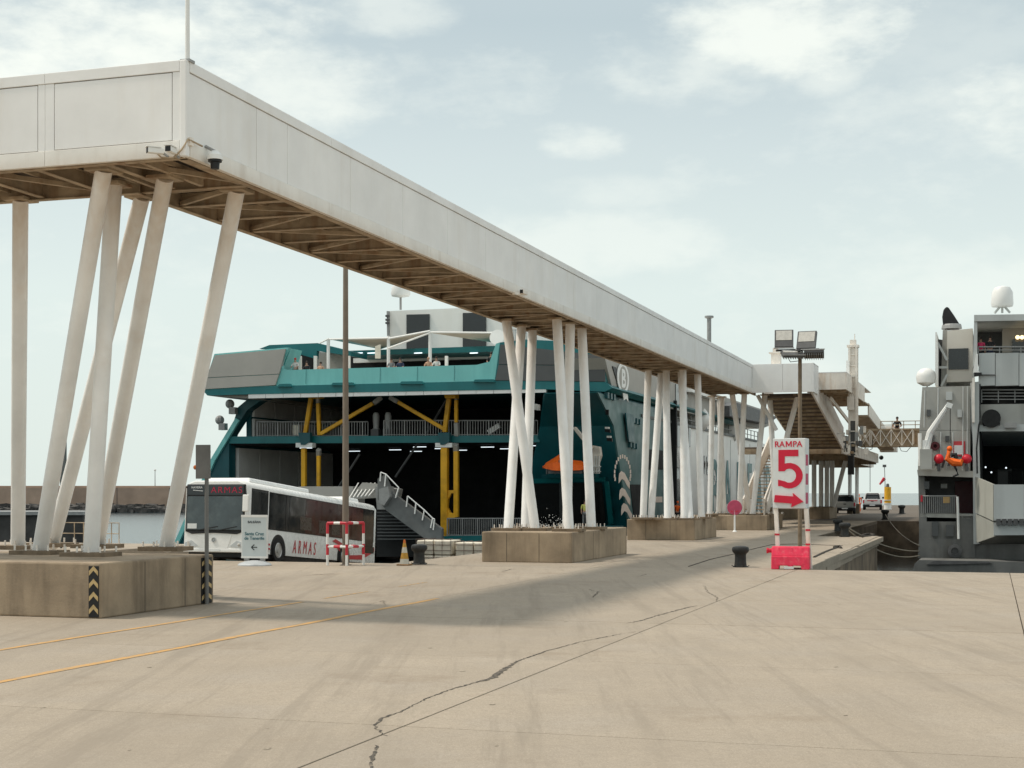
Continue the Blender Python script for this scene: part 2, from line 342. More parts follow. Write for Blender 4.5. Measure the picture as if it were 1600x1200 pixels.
def sea_mat(nm='sea_water', c=(.012, .03, .038, 1), ro=.16, bd=.14):
    m = bpy.data.materials.new(nm); m.use_nodes = True; t = m.node_tree; n = t.nodes; l = t.links; b = n['Principled BSDF']
    b.inputs['Base Color'].default_value = c; b.inputs['Roughness'].default_value = ro; b.inputs['IOR'].default_value = 1.33
    g = n.new('ShaderNodeNewGeometry').outputs['Position']; bn = n.new('ShaderNodeBump'); bn.inputs['Strength'].default_value = .9; bn.inputs['Distance'].default_value = bd
    x = n.new('ShaderNodeTexNoise'); x.inputs['Scale'].default_value = .35; x.inputs['Detail'].default_value = 8; x.inputs['Roughness'].default_value = .65
    l.new(g, x.inputs[0]); l.new(x.outputs[0], bn.inputs['Height']); l.new(bn.outputs[0], b.inputs['Normal'])
    return m
M['sea'] = sea_mat()
M['shipdark'] = pm('grimy_dark_grey_hull', (.17, .17, .16), .6, .5, .2, stain=(.07, .065, .055), samt=.75, streak=.9, bump=.15, bscale=2)
M['skirt2'] = pm('ramp_white_paint', (.84, .78, .73), .5, .8, .06, stain=(.60, .48, .40), samt=.4)
M['smear'] = pm('faint_rubber_smear', (.355, .30, .228), .85, 7, .1, stain=(.43, .365, .28), samt=.95, sth=(.4, .55))
M['tyre'] = pm('tyre_rubber_smear', (.27, .225, .17), .85, 7, .25, stain=(.42, .355, .27), samt=.95, sth=(.42, .58))
M['emblem'] = pm('emblem_pale_paint', (.80, .67, .58), .5, 2, .06)
M['stairgrey'] = pm('stair_grey', (.17, .175, .17), .6, .6, .2, stain=(.09, .09, .09), samt=.6)
M['calm'] = sea_mat('calm_water', (.006, .012, .013, 1), .08, .02)
M['doorred'] = pm('dark_red_door', (.09, .015, .02), .5, 2, .1)
M['shiplight2'] = pm('stained_pale_ship_paint', (.45, .45, .40), .5, .5, .06, stain=(.25, .24, .20), samt=.7, streak=1.2)
M['warmlamp'] = pm('warm_lamp', (.8, .6, .3), .4, 2, .02, emit=(1, .75, .4, 2))
M['buoy'] = pm('red_buoy', (.70, .02, .04), .4, 3, .08)
M['basegrey'] = pm('base_grey_plastic', (.50, .52, .53), .45, 3, .1, stain=(.3, .3, .3), samt=.5)
M['winrefl'] = pm('window_pale_reflection', (.085, .092, .09), .3, 1.5, .2)
M['wintan'] = pm('window_graphic_tan', (.06, .045, .035), .3, 1.5, .3)
M['polegrey'] = pm('lamp_post_paint', (.20, .165, .13), .6, 1.5, .1)
M['mastbrown'] = pm('rusted_mast', (.24, .18, .12), .7, 2, .2, stain=(.12, .07, .03), samt=.6)
M['mastgrey'] = pm('dull_zinc', (.17, .165, .155), .6, 2, .12)
M['boardgrey'] = pm('dark_slate_board', (.05, .065, .068), .6, 2, .1)
M['poster'] = pm('poster_paper', (.56, .62, .63), .4, 2, .03)
M['ink'] = pm('black_ink', (.03, .04, .045), .6, 2, .05)
M['inkteal'] = pm('teal_ink', (.06, .16, .19), .6, 2, .05)
M['cream2'] = pm('dirty_reflective_white', (.58, .55, .47), .5, 6, .12)
M['coneyellow'] = pm('cone_yellow', (.50, .27, .04), .6, 6, .15)
M['coneorange'] = pm('cone_orange', (.62, .16, .03), .6, 6, .15)
M['conebrown'] = pm('cone_base', (.28, .16, .07), .8, 6, .2)
# ================================================================== SETTING
tag(MB().box(-9000, 9000, -300, 14000, -3.0, -2.6).build('sea', M['sea']), kind='structure')
SE = 47.2                                                     # the quay front edge
quay = B(-60, 60, -12, SE, -4, -.03).build('quay', M['joint'], kind='structure'); BASE[quay.name] = Vector()
TJ, SJ, DT, DS = -5.75, 14.3, 6.3, 6.35
me_s = None; r = random.Random(3)
for i in range(-6, 5):
    for j in range(-4, 7):
        t0, t1 = TJ + i * DT, TJ + (i + 1) * DT; s0, s1 = SJ + j * DS, min(SJ + (j + 1) * DS, SE)
        if s1 - s0 < .5: continue
        B(t0 + .010, t1 - .010, s0 + .013, s1 - .013, -.3, r.uniform(-.0015, .0015)).build('concrete_slab', M['ground'], quay, bevel=.006)
# pier between the two ships
T0, T1, T1b = -19.4, -5.5, -9.2
pier = MB().prism([(T0, SE, -4), (T1, SE, -4), (T1 - .4, 84, -4), (T1b, 84.2, -4), (T1b, 131, -4), (3, 131, -4), (3, 300, -4), (T0, 300, -4)], (0, 0, 3.97)).build('pier', M['quayside'], kind='structure'); BASE[pier.name] = Vector()
for i in range(2):
    for j in range(6):
        a = T0 + .05 + i * 6.9; s0 = SE + .02 + j * 6.13
        B(a, a + 6.88, s0, s0 + 6.11, -.25, r.uniform(-.0015, .0015)).build('concrete_slab', M['ground'], pier, bevel=.006)
for j in range(4): B(T0 + .05, T1b, 84.1 + j * 11.8, 84.1 + j * 11.8 + 11.78, -.25, 0).build('concrete_slab', M['ground'], pier)
MB().prism([(T0 + .05, 131.3, -.25), (3, 131.3, -.25), (3, 300, -.25), (T0 + .05, 300, -.25)], (0, 0, .25)).build('concrete_slab', M['ground_dark'], pier)
for j in range(6): B(T1 - .62 - .06 * j, T1 - .02 - .06 * j, SE + .3 + 6.1 * j, SE + 6.3 + 6.1 * j, -.5, .035).build('coping_stone', M['ground'], pier, bevel=.02)
# left part of the quay reaches farther back; the ramp to the teal ship lies between
lq = B(-60, -35, SE, 62, -4, 0).build('quay_corner', M['ground'], kind='structure')
# sloping concrete ramp that leads down to the ship
tag(MB().prism([(-34.9, SE + .01, -.03), (-34.9, SE + .01, -5), (-34.9, 100, -5), (-34.9, 100, -4.25)], (11.2, 0, 0)).build('ramp', M['quayside']), kind='structure')
for a in ((-300, -43.6, -200, 47), (25.75, 300, -200, 47), (-43.5, 25.7, -200, -11.2)): tag(B(*a, -4, -.004).build('quay_apron', M['ground']), kind='structure')
tag(B(-9.1, 3, SE + .2, 130.9, -3.2, -2.59).build('harbour_water', M['calm']), kind='structure')
# painted lines
def strip(m, pts, w):
    pts = [Vector(p) for p in pts]; ws = w if isinstance(w, list) else [w] * len(pts); vs = []
    for i, p in enumerate(pts):
        d = (pts[min(i + 1, len(pts) - 1)] - pts[max(i - 1, 0)]).normalized(); nrm = Vector((-d.y, d.x, 0)) * ws[i] / 2
        vs += [p + nrm, p - nrm]
    m.add(vs, [(2 * i, 2 * i + 1, 2 * i + 3, 2 * i + 2) for i in range(len(pts) - 1)])
def line(t, s0, s1, w):
    m = MB(); strip(m, [(t + .02 * math.sin(k * 1.7), s0 + (s1 - s0) * k / 24, .006) for k in range(25)], [w * (1 + .15 * math.sin(k * 2.3)) for k in range(25)])
    m.build('painted_line', M['line'], quay)
line(-11.95, -2, 31.8, .15); line(-14.4, -2, 29.9, .13); line(-14.4, 31, 33.5, .06); line(-14.4, 35.5, 37.5, .05)
# cracks
def crack(pix, ws, jit=.05, seed=1):
    rr = random.Random(seed); pts = []; w2 = []
    for i in range(len(pix) - 1):
        a, b = gp(*pix[i], .005), gp(*pix[i + 1], .005); n = max(2, int((b - a).length / .07))
        for k in range(n):
            f = k / n; p = a.lerp(b, f); pts.append(p + Vector((rr.uniform(-jit, jit) * .5, rr.uniform(-jit, jit), 0)))
            w2.append((ws[i] * (1 - f) + ws[i + 1] * f) * rr.uniform(.35, 1.25) * .8)
    m = MB(); strip(m, pts, w2); m.build('crack', M['tar'], quay)
crack([(578, 1215), (582, 1180), (590, 1166), (582, 1163)], [.05, .055, .04, .01], .02, 1)
crack([(602, 1150), (588, 1138), (586, 1130), (598, 1121), (625, 1112), (665, 1092), (700, 1078), (740, 1067), (770, 1059), (785, 1047), (810, 1032), (850, 1018), (905, 1003), (960, 992), (1005, 985)],
      [.02, .04, .05, .045, .03, .028, .035, .06, .16, .12, .04, .035, .03, .025, .01], .03, 2)
crack([(978, 974), (1000, 970), (1025, 962), (1075, 949), (1090, 946)], [.02, .05, .05, .08, .02], .04, 3)
crack([(1100, 915), (1106, 925), (1122, 935), (1118, 940)], [.02, .03, .03, .01], .06, 4)
crack([(920, 921), (935, 925), (925, 934)], [.04, .05, .03], .05, 5)
crack([(785, 893), (800, 889), (835, 889)], [.05, .06, .04], .06, 6)
crack([(480, 899), (505, 897), (525, 896)], [.05, .08, .04], .04, 7)
crack([(575, 945), (600, 938), (602, 948)], [.015, .025, .01], .05, 8)
crack([(1000, 900), (1010, 897), (1030, 897)], [.03, .06, .03], .05, 9)

# tyre marks, oil drips and a mended patch on the concrete
def mark(name, mat, pix, w, z=.0045):
    m = MB(); pts = [gp(x, y, z) for x, y in pix]; sm = []
    for i in range(len(pts) - 1):
        for k in range(8): sm.append(pts[i].lerp(pts[i + 1], k / 8))
    sm.append(pts[-1]); strip(m, sm, [w * (.4 + .6 * math.sin(math.pi * i / (len(sm) - 1))) for i in range(len(sm))]); m.build(name, M[mat], quay)
rr = random.Random(44)
for k in range(22):
    c = gp(rr.uniform(60, 1560), 905 + 285 * rr.random() ** 1.6, .0046); a0 = rr.uniform(.015, .045); n = 9
    MB().add([c + Vector((a0 * rr.uniform(.6, 1.3) * math.cos(2 * math.pi * i / n), a0 * 1.6 * rr.uniform(.6, 1.3) * math.sin(2 * math.pi * i / n), 0)) for i in range(n)], [tuple(range(n))]).build('oil_drip', M['tyre'], quay)
# ------------------------------------------------------------------ far shore on the left
bw = thing('breakwater', 'long brown stone breakwater across the water, above a dark rocky foot', 'breakwater', (-200, 420, -2.6))
def bx_world(name, mat, X0, X1, Y0, Y1, z0, z1, par):
    q = [Vector((X * CA - Y * SA, X * SA + Y * CA, z0)) for X, Y in ((X0, Y0), (X1, Y0), (X1, Y1), (X0, Y1))]
    return MB().prism(q, (0, 0, z1 - z0)).build(name, mat, par)
bx_world('sea_wall', M['brown'], -260, -60, 384, 400, -2.6, 3.7, bw)
bx_world('parapet', M['brown'], -260, -60, 386, 390, 3.7, 4.2, bw)
m = MB(); rr = random.Random(5)
for k in range(900):
    X = rr.uniform(-260, -60); u = rr.random(); Y = 384 - u * 7; c = Vector((X * CA - Y * SA, X * SA + Y * CA, -3.0 + (1 - u) * 1.5 + rr.uniform(0, .4))); sz = rr.uniform(.5, 1.3)
    vs = [c + Vector((i * sz * rr.uniform(.6, 1.2), j * sz * rr.uniform(.6, 1.2), k2 * sz * rr.uniform(.5, 1))) for k2 in (-1, 1) for j in (-1, 1) for i in (-1, 1)]
    m.add(vs, [(0, 2, 3, 1), (4, 5, 7, 6), (0, 1, 5, 4), (1, 3, 7, 5), (3, 2, 6, 7), (2, 0, 4, 6)])
m.build('armour_rocks', M['rock'], bw, kind='stuff')
for k in range(14):
    X = -250 + k * 13.5; bx_world('wall_joint', M['rock'], X, X + .12, 383.9, 384.1, -1, 3.7, bw)
p = at_s(236, 760, 0); lp = thing('light_post', 'thin light post standing on the far breakwater', 'light post', (0, 0, 0))
c = Vector((-92.4 * CA - 387 * SA, -92.4 * SA + 387 * CA, 4.2)); MB().tube(c, c + Vector((0, 0, 4)), .12, .08).build('post', M['grey'], lp); MB().ball(c + Vector((0, 0, 4.1)), .3).build('lantern', M['white2'], lp)
# dark jetty behind the left pillars
jt = thing('jetty', 'dark low concrete jetty on the water behind the leftmost pillars', 'jetty', (-80, 130, -2.6))
bx_world('jetty_wall', M['rock'], -120, -42.5, 148, 156, -2.6, .2, jt); bx_world('jetty_deck', M['grey'], -120, -42.3, 147.6, 156, .2, .55, jt)
for k in range(12): bx_world('fender', M['rubber'], -118 + k * 6.6, -117.4 + k * 6.6, 147.5, 148, -2.3, .1, jt)
dp = thing('mooring_pile', 'short dark mooring pile in the water right of the jetty', 'pile', (-80, 110, -2.6)); q = gp(161, 832, -2.6)
MB().tube(q, q + Vector((0, 0, 1.9)), .16, n=10).build('pile', M['rubber'], dp)
# quay railing
rl = thing('quay_railing', 'rusty white pipe railing at the water edge behind the left plinth', 'railing', (-39, 60, 0))
S = 60.5; ts_ = [-42.4, -41.9, -40.9, -40.4, -38.9, -38.5]
for tt in ts_: MB().tube((tt, S, 0), (tt, S, 1.0), .022, n=6).build('post', M['under'], rl)
for z in (.5, 1.0): MB().tube((-42.6, S, z), (-38.5, S, z), .02, n=6).build('rail', M['under'], rl)

# ================================================================== ELEVATED WALKWAY
TR, TL, SCN, SE2 = -14.2, -17.05, 24.54, 93.6                # right face, left face, near corner, far bend
ZB, ZT = 8.64, 10.43
wk = thing('elevated_walkway', 'long white enclosed passenger walkway on slanted round legs, turning a corner above the quay', 'walkway', (TR, SCN, 0))
DK = M['darkgrey']
# core behind the cladding and the deck
MB().box(TL + .1, TR - .07, SCN + .07, SE2 + 2.8, ZB + .34, ZT - .1).box(-46, TL + .1, SCN + .07, SCN + 2.75, ZB + .34, ZT - .1).box(TR - .07, -10.5, SE2 + .07, SE2 + 2.8, ZB + .34, ZT - .1).build('core', M['underdark'], wk)
MB().prism([(-46, SCN + .02, ZT - .06), (TR - .02, SCN + .02, ZT - .06), (TR - .02, SE2 + .05, ZT - .06), (-10.4, SE2 + .05, ZT - .06), (-10.4, SE2 + 2.83, ZT - .06), (TL + .02, SE2 + 2.83, ZT - .06), (TL + .02, SCN + 2.83, ZT - .06), (-46, SCN + 2.83, ZT - .06)], (0, 0, .05)).build('roof', M['white'], wk)
zc, zs = ZT - .21, ZB + .30                                    # coping / skirt lines
def face_u(s0, s1, z0, z1, name, mat, th=.07, t=TR, gap=.007, proud=0.0, bev=.008):
    return B(t - th, t + proud, s0 + gap, s1 - gap, z0 + gap, z1 - gap).build(name, mat, wk, bevel=bev)
seams = [SCN + .12, 27.35, 28.75]
while seams[-1] < SE2 - 3.3: seams.append(seams[-1] + 3.27)
seams.append(SE2)
for a, b in zip(seams[:-1], seams[1:]): face_u(a, b, zs, zc, 'cladding_panel', M['white'])
cs = [SCN + .12] + [SCN + .12 + (SE2 - SCN - .12) * k / 11 for k in range(1, 12)]
for a, b in zip(cs[:-1], cs[1:]):
    face_u(a, b, zc, ZT, 'coping', M['white'], proud=.025, gap=.004)
    face_u(a, b, ZB, zs, 'skirt', M['skirt'], proud=.03, gap=.004)
B(TR - .12, TR + .02, SCN - .02, SCN + .12, ZB, ZT).build('corner_post', M['white'], wk, bevel=.02)
# front face of the near arm (panel frames with recessed seams)
def face_t(t0, t1, z0, z1, name, mat, s=SCN, th=.07, gap=.006, proud=0.0):
    return B(t0 + gap, t1 - gap, s - proud, s + th, z0 + gap, z1 - gap).build(name, mat, wk, bevel=.008)
bay = 2.92; tt = TR - .12; k = 0
while tt > -44:
    t1, t0 = tt, tt - bay
    face_t(t0, t1, zc, ZT, 'coping', M['white'], proud=.015, gap=.003)
    face_t(t0, t1, ZB, zs, 'skirt', M['skirt'], proud=.015, gap=.003)
    face_t(t1 - .16, t1, zs, zc, 'panel_frame', M['white'], gap=.002); face_t(t0, t0 + .2, zs, zc, 'panel_frame', M['white'], gap=.002)
    face_t(t0 + .2, t1 - .16, zs, zc, 'cladding_panel', M['white'], gap=.013)
    tt = t0; k += 1
# far arm face
face_t(TR, -12.3, ZB, ZT, 'cladding_panel', M['white'], s=SE2, proud=.0); face_t(-12.3, -10.5, ZB, ZT, 'cladding_panel', M['white'], s=SE2)
B(-10.5, -10.4, SE2, SE2 + 2.8, ZB, ZT).build('end_wall', M['white'], wk)
# left faces
B(TL - .02, TL + .08, SCN + 2.8, SE2 + 2.8, ZB + .3, ZT - .07).build('rear_cladding', M['white'], wk); B(-46, TL, SCN + 2.76, SCN + 2.84, ZB + .3, ZT - .07).build('rear_cladding', M['white'], wk)
# edge beams, cross beams and bracing under the deck (rust-stained)
def ibeam(m, p, q, h=.34, w=.16):
    p, q = Vector(p), Vector(q); up = Vector((0, 0, 1)); m.bar(p + up * (h - .01), q + up * (h - .01), w, .02); m.bar(p + up * .01, q + up * .01, w, .02); m.bar(p + up * h / 2, q + up * h / 2, .02, h - .04)
m = MB(); ibeam(m, (TL + .1, SCN + 2.8, ZB - .02), (TL + .1, SE2 + 2.8, ZB - .02), .40); m.build('edge_beam', M['under'], wk)
m = MB(); ibeam(m, (TR - .17, SCN + .2, ZB), (TR - .17, SE2 + 2.7, ZB)); m.build('edge_beam', M['under'], wk)
m = MB(); ibeam(m, (-46, SCN + .2, ZB), (TR - .1, SCN + .2, ZB)); m.build('edge_beam', M['under'], wk)
m = MB(); ibeam(m, (-46, SCN + 2.72, ZB - .02), (TL + .2, SCN + 2.72, ZB - .02), .40); m.build('edge_beam', M['under'], wk)
s = SCN + 2.9; k = 0
while s < SE2 + 2.5:
    m = MB(); ibeam(m, (TL + .12, s, ZB + .02), (TR - .18, s, ZB + .02), .30, .14); m.build('cross_beam', M['under'], wk)
    if s + 1.63 < SE2 + 2.5:
        m = MB(); a, b = (TL + .15, TR - .2) if k % 2 else (TR - .2, TL + .15)
        m.bar((a, s + .05, ZB + .10), (b, s + 1.58, ZB + .10), .09, .09); m.build('diagonal_brace', M['under'], wk)
        MB().bar((TL + .15, s + .8, ZB + .22), (TR - .2, s + .8, ZB + .22), .06, .1).bar(((TL + TR) / 2, s + .05, ZB + .26), ((TL + TR) / 2, s + 1.55, ZB + .26), .05, .07).build('purlin', M['under'], wk)
    s += 1.635; k += 1
tt = TR - .3; k = 0
while tt > -44:
    m = MB(); ibeam(m, (tt, SCN + .25, ZB + .02), (tt, SCN + 2.68, ZB + .02), .30, .14); m.build('cross_beam', M['under'], wk)
    a, b = (SCN + .3, SCN + 2.65) if k % 2 else (SCN + 2.65, SCN + .3)
    MB().bar((tt - .08, a, ZB + .1), (tt - 1.5, b, ZB + .1), .09, .09).build('diagonal_brace', M['under'], wk)
    MB().bar((tt - .8, SCN + .3, ZB + .22), (tt - .8, SCN + 2.65, ZB + .22), .06, .1).build('purlin', M['under'], wk)
    tt -= 1.56; k += 1
for tt in (TR - .3 - .9, TR - .3 - 1.9): MB().bar((tt, SCN + .25, ZB + .14), (tt, SCN + 2.7, ZB + .14), .1, .2).build('cross_beam', M['under'], wk)
# slanted legs: (foot pixel, top pixel) resolved at pad height and at beam height
ZP = 1.10
def leg(foot, top, d=.33, zt=ZB + .03, zp=ZP, pad=True):
    if foot[1] < 806: zp = .99
    a, b = gp(*foot, zp), gp(*top, zt)
    MB().tube(a, b, d / 2, n=20).build('leg', M['pillar'], wk, smooth=True)
    MB().box(b.x - .27, b.x + .27, b.y - .27, b.y + .27, zt - .04, zt + .02).build('top_plate', M['under'], wk)
    if pad:
        pp = MB().box(a.x - .52, a.x + .52, a.y - .38, a.y + .38, zp - .05, zp + .05).build('base_plate', M['pad'], wk, bevel=.008)
        m = MB()
        for i in (-1, -.33, .33, 1):
            for j in (-1, 1): m.tube((a.x + i * .42, a.y + j * .3, zp + .05), (a.x + i * .42, a.y + j * .3, zp + .17), .022, n=6)
        m.build('anchor_bolts', M['rustwhite'], pp, kind='stuff')
for f, t in (((28, 855), (32, 312)), ((62, 863), (162, 266)), ((142, 866), (178, 288)), ((82, 851), (222, 308)), ((152, 853), (258, 278)), ((259, 857), (370, 298))): leg(f, t, .335)
for f, t in (((794, 827), (815, 509)), ((821, 825), (832, 515)), ((836, 827), (791, 500)), ((889, 828), (870, 498)), ((886, 825), (891, 505)), ((924, 825), (909, 512)),
             ((1005, 810), (1013, 578)), ((1017, 810), (1033, 582)), ((1043, 811), (1041, 578)), ((1049, 809), (1038, 583)), ((1069, 811), (1067, 577)), ((1078, 811), (1064, 580)), ((1096, 809), (1090, 584)),
             ((1109, 804), (1113, 619)), ((1123, 803), (1128, 620)), ((1131, 803), (1124, 622)), ((1155, 804), (1163, 615)), ((1172, 803), (1144, 615)), ((1176, 804), (1195, 617)), ((1212, 804), (1203, 619)), ((1197, 803), (1247, 617))): leg(f, t, .35)
a, b = gp(1228, 664, 6.6), gp(1204, 630, 8.2); MB().tube((-13.0, 96, 6.4), (-14.2, 96, ZB), .12, n=10).build('leg', M['pillar'], wk, smooth=True)
# plinths, each a block of its own
def plinth(label, t0, t1, s0, s1, h, haz=()):
    o = thing('concrete_plinth', label, 'plinth', ((t0 + t1) / 2, (s0 + s1) / 2, 0), group='plinths under the walkway')
    B(t0, t1, s0, s1, 0, h).build('block', M['plinth'], o, bevel=.035)
    return o
P1 = plinth('big concrete plinth at left with black and yellow chevron corner strips', -27, -16.15, 24.75, 29.1, 1.06)
P2 = plinth('concrete plinth in front of the teal ship bow of its stern, carrying the second group of legs', -16.85, -13.6, 49.2, 57.3, 1.05)
P3 = plinth('concrete plinth behind the second one, where a person in orange works beyond', -17.7, -14.2, 74.6, 80.9, 1.05)
P4 = plinth('farther low concrete plinth behind the magenta disc and the white post', -18.6, -13.6, 96.0, 103.5, .94)
P5 = plinth('farthest brown concrete plinth under the lower platform, beside the pickups', -20, -14.0, 139, 146, 1.05)
P2['label'] = 'stained concrete plinth in the middle, right of the black bollard and cone'
for o, t0, t1, s0, s1, h in ((P2, -16.85, -13.6, 49.2, 57.3, 1.05), (P3, -17.7, -14.2, 74.6, 80.9, 1.05), (P1, -27, -16.15, 24.75, 29.1, 1.06)):
    for f in (.36, .72):
        t = t1 + (t0 - t1) * f; s = s0 + (s1 - s0) * f
        B(t - .008, t + .008, s0 - .003, s0 + .01, .02, h - .04).build('formwork_joint', M['joint'], o); B(t1 - .01, t1 + .003, s - .01, s + .01, .02, h - .04).build('formwork_joint', M['joint'], o)
# chevron strips on the corners of the near plinth
def chevron(t0, t1, s, name='chevron_strip'):
    bd = B(t0, t1, s - .012, s, .02, 1.0).build(name, M['black'], P1)
    m = MB(); w = t1 - t0; c = (t0 + t1) / 2
    for k in range(4):
        z = .08 + k * .245
        m.add([(t0 + .01, s - .016, z), (c, s - .016, z + .1), (t1 - .01, s - .016, z), (t1 - .01, s - .016, z + .09), (c, s - .016, z + .19), (t0 + .01, s - .016, z + .09)], [(0, 1, 4, 5), (1, 2, 3, 4)])
    m.build('chevron', M['chev'], bd)
M['chev'] = pm('chevron_cream', (.55, .40, .19), .6, 6, .15, stain=(.25, .17, .08), samt=.5)
chevron(-16.41, -16.19, 24.75)
bd = B(-16.15, -16.138, 28.55, 29.0, .02, 1.0).build('chevron_strip', M['black'], P1); m = MB()
for k in range(4):
    z = .08 + k * .245; x = -16.134
    m.add([(x, 28.57, z), (x, 28.77, z + .1), (x, 28.98, z), (x, 28.98, z + .09), (x, 28.77, z + .19), (x, 28.57, z + .09)], [(0, 1, 4, 5), (1, 2, 3, 4)])
m.build('chevron', M['chev'], bd)
# --- far end: descending ramp, lower platform, upper passage, lift tower
m = MB()
def slope_box(m, t0, t1, s0, za0, za1, s1, zb0, zb1): m.prism([(t0, s0, za0), (t0, s0, za1), (t0, s1, zb1), (t0, s1, zb0)], (t1 - t0, 0, 0))
m = MB(); slope_box(m, -10.62, -10.5, SE2 + .1, 8.65, 10.4, 114.6, 5.6, 7.3); m.build('ramp_parapet', M['skirt2'], wk, bevel=.01)
m = MB(); slope_box(m, -14.0, -13.88, SE2 + 2.9, 8.6, 9.8, 114.6, 5.75, 6.9); m.build('ramp_parapet', M['rustwhite'], wk)
m = MB(); slope_box(m, -13.88, -10.62, SE2 + 2.9, 8.55, 8.75, 114.6, 5.7, 5.85); m.build('ramp_deck', M['underdark'], wk)
for k in range(14):
    f = k / 14; s = SE2 + 3.3 + f * 17; z = 8.38 - f * 2.75
    MB().box(-13.87, -10.63, s, s + .12, z, z + .16).build('cross_beam', M['under'], wk)
MB().box(-18.5, -10.72, 115, 152, 5.75, 5.9).build('platform_deck', M['underdark'], wk)
for k in range(8): B(-10.72, -10.56, 115 + k * 4.65, 115 + (k + 1) * 4.65 - .05, 5.35, 6.25).build('platform_fascia', M['rustwhite'], wk, bevel=.01)
B(-18.5, -13.0, 152, 178, 5.75, 5.9).build('platform_deck', M['underdark'], wk); B(-18.5, -13.0, 175.7, 176.3, 5.3, 5.75).build('platform_beam', M['under'], wk); B(-13.0, -12.9, 152, 178, 5.35, 6.2).build('platform_fascia', M['rustwhite'], wk)
B(-18.5, -10.75, 114.9, 115.05, 5.35, 5.75).build('platform_beam', M['under'], wk); B(-18.5, -10.75, 132, 132.2, 5.3, 5.75).build('platform_beam', M['under'], wk); B(-18.5, -10.75, 151.6, 151.8, 5.2, 6.0).build('platform_beam', M['under'], wk)
for k in range(6): B(-18.4, -10.8, 118 + k * 5.3, 118.15 + k * 5.3, 5.5, 5.75).build('cross_beam', M['under'], wk)
for (x, s) in ((1272, 141), (1283, 142), (1292, 142), (1300, 141.5), (1328, 176), (1339, 177)):
    q = at_s(x, 760, s); B(q.x - .3, q.x + .3, s - .3, s + .3, 1.05 if x < 1305 else 0, 1.12).build('base_plate', M['pad'], wk); MB().tube((q.x, s, 1.1 if x < 1305 else 0), (q.x, s, 5.4), .22, n=12).build('leg', M['pillar'], wk, smooth=True)
q1, q2 = at_s(1302, 792, 141), at_s(1321, 731, 141); MB().tube((q1.x, 141, 1.1), (q2.x, 141, 5.35), .2, n=10).build('leg', M['pillar'], wk, smooth=True)
B(-11.4, -8.75, 97.5, 97.62, 9.02, 10.08).build('upper_passage_front', M['rustwhite'], wk); B(-11.4, -11.3, 97.62, 118, 9.02, 10.08).build('upper_passage_side', M['rustwhite'], wk)
B(-8.85, -8.75, 97.62, 112, 9.02, 10.08).build('upper_passage_side', M['rustwhite'], wk); B(-11.3, -8.85, 97.62, 118, 9.07, 9.17).build('upper_passage_floor', M['under'], wk); B(-11.4, -8.75, 97.5, 118, 10.09, 10.14).build('upper_passage_roof', M['white'], wk)
for k in range(9): B(-11.35, -8.9, 98.5 + k * 2, 98.62 + k * 2, 8.9, 9.07).build('cross_beam', M['under'], wk)
m = MB(); slope_box(m, -9.0, -8.9, 118, 8.3, 9.3, 150, 6.6, 7.5); m.build('ramp_parapet', M['rustwhite'], wk); m = MB(); slope_box(m, -10.3, -9.0, 118, 8.25, 8.4, 150, 6.55, 6.7); m.build('ramp_deck', M['under'], wk)
B(-10.3, -8.7, 150, 152, 6.4, 8.9).build('landing_box', M['rustwhite'], wk)
MB().bar((-10.0, 100, 8.6), (-9.6, 121, 6.6), .12, .25).build('ramp_handrail', M['rustwhite'], wk)
# service post on the landing roof
sp = at_s(1213, 570, 95); MB().box(sp.x - .28, sp.x + .28, 94.7, 95.3, ZT, ZT + .75).box(sp.x - .2, sp.x + .1, 94.8, 95.2, ZT + .75, ZT + 1.1).box(sp.x - .42, sp.x + .32, 94.6, 95.4, ZT + .75, ZT + .83).build('service_post', M['rustwhite'], wk)
# lift tower of the boarding bridge
lt = thing('lift_tower', 'tall rusty white lift tower rising beside the walkway end', 'tower', (-8.9, 102, 0))
q = at_s(1333, 600, 102); tx = q.x
for dx in (-.22, .24):
    for dy in (-.3, .3): B(tx + dx - .07, tx + dx + .07, 102 + dy - .07, 102 + dy + .07, 4.9, 12.1).build('corner_post', M['rustwhite'], lt)
for k in range(10): B(tx - .3, tx + .3, 101.66, 101.72, 5.0 + k * .73, 5.08 + k * .73).build('rung', M['rustwhite'], lt)
B(tx - .16, tx + .2, 101.75, 102.25, 7.2, 12.1).build('shaft_panel', M['rustwhite'], lt); B(tx - .15, tx + .25, 101.75, 102.25, 4.9, 7.2).build('shaft_panel', M['darkgrey'], lt)
B(tx - .38, tx + .38, 101.6, 102.4, 12.1, 12.25).build('head_plate', M['rustwhite'], lt); MB().box(tx - .2, tx + .2, 101.8, 102.2, 12.25, 12.6).tube((tx + .1, 102, 12.6), (tx + .1, 102, 13.0), .03).build('head_gear', M['rustwhite'], lt)
B(tx - .42, tx - .2, 101.55, 101.75, 9.6, 11.2).build('cable_tray', M['white2'], lt); MB().box(tx - .34, tx + .12, 101.4, 101.6, 7.9, 8.8).build('winch_frame', M['rustwhite'], lt)
rr = random.Random(11)
for k in range(34):
    x = tx + rr.uniform(-.6, .9); z = rr.uniform(4.9, 6.4); s = rr.uniform(101.2, 101.9); w = rr.uniform(.08, .28)
    B(x - w / 2, x + w / 2, s, s + .3, z, z + rr.uniform(.15, .6)).build('machinery', M[rr.choice(['rustwhite', 'darkgrey', 'under', 'grey'])], lt, bevel=.02)
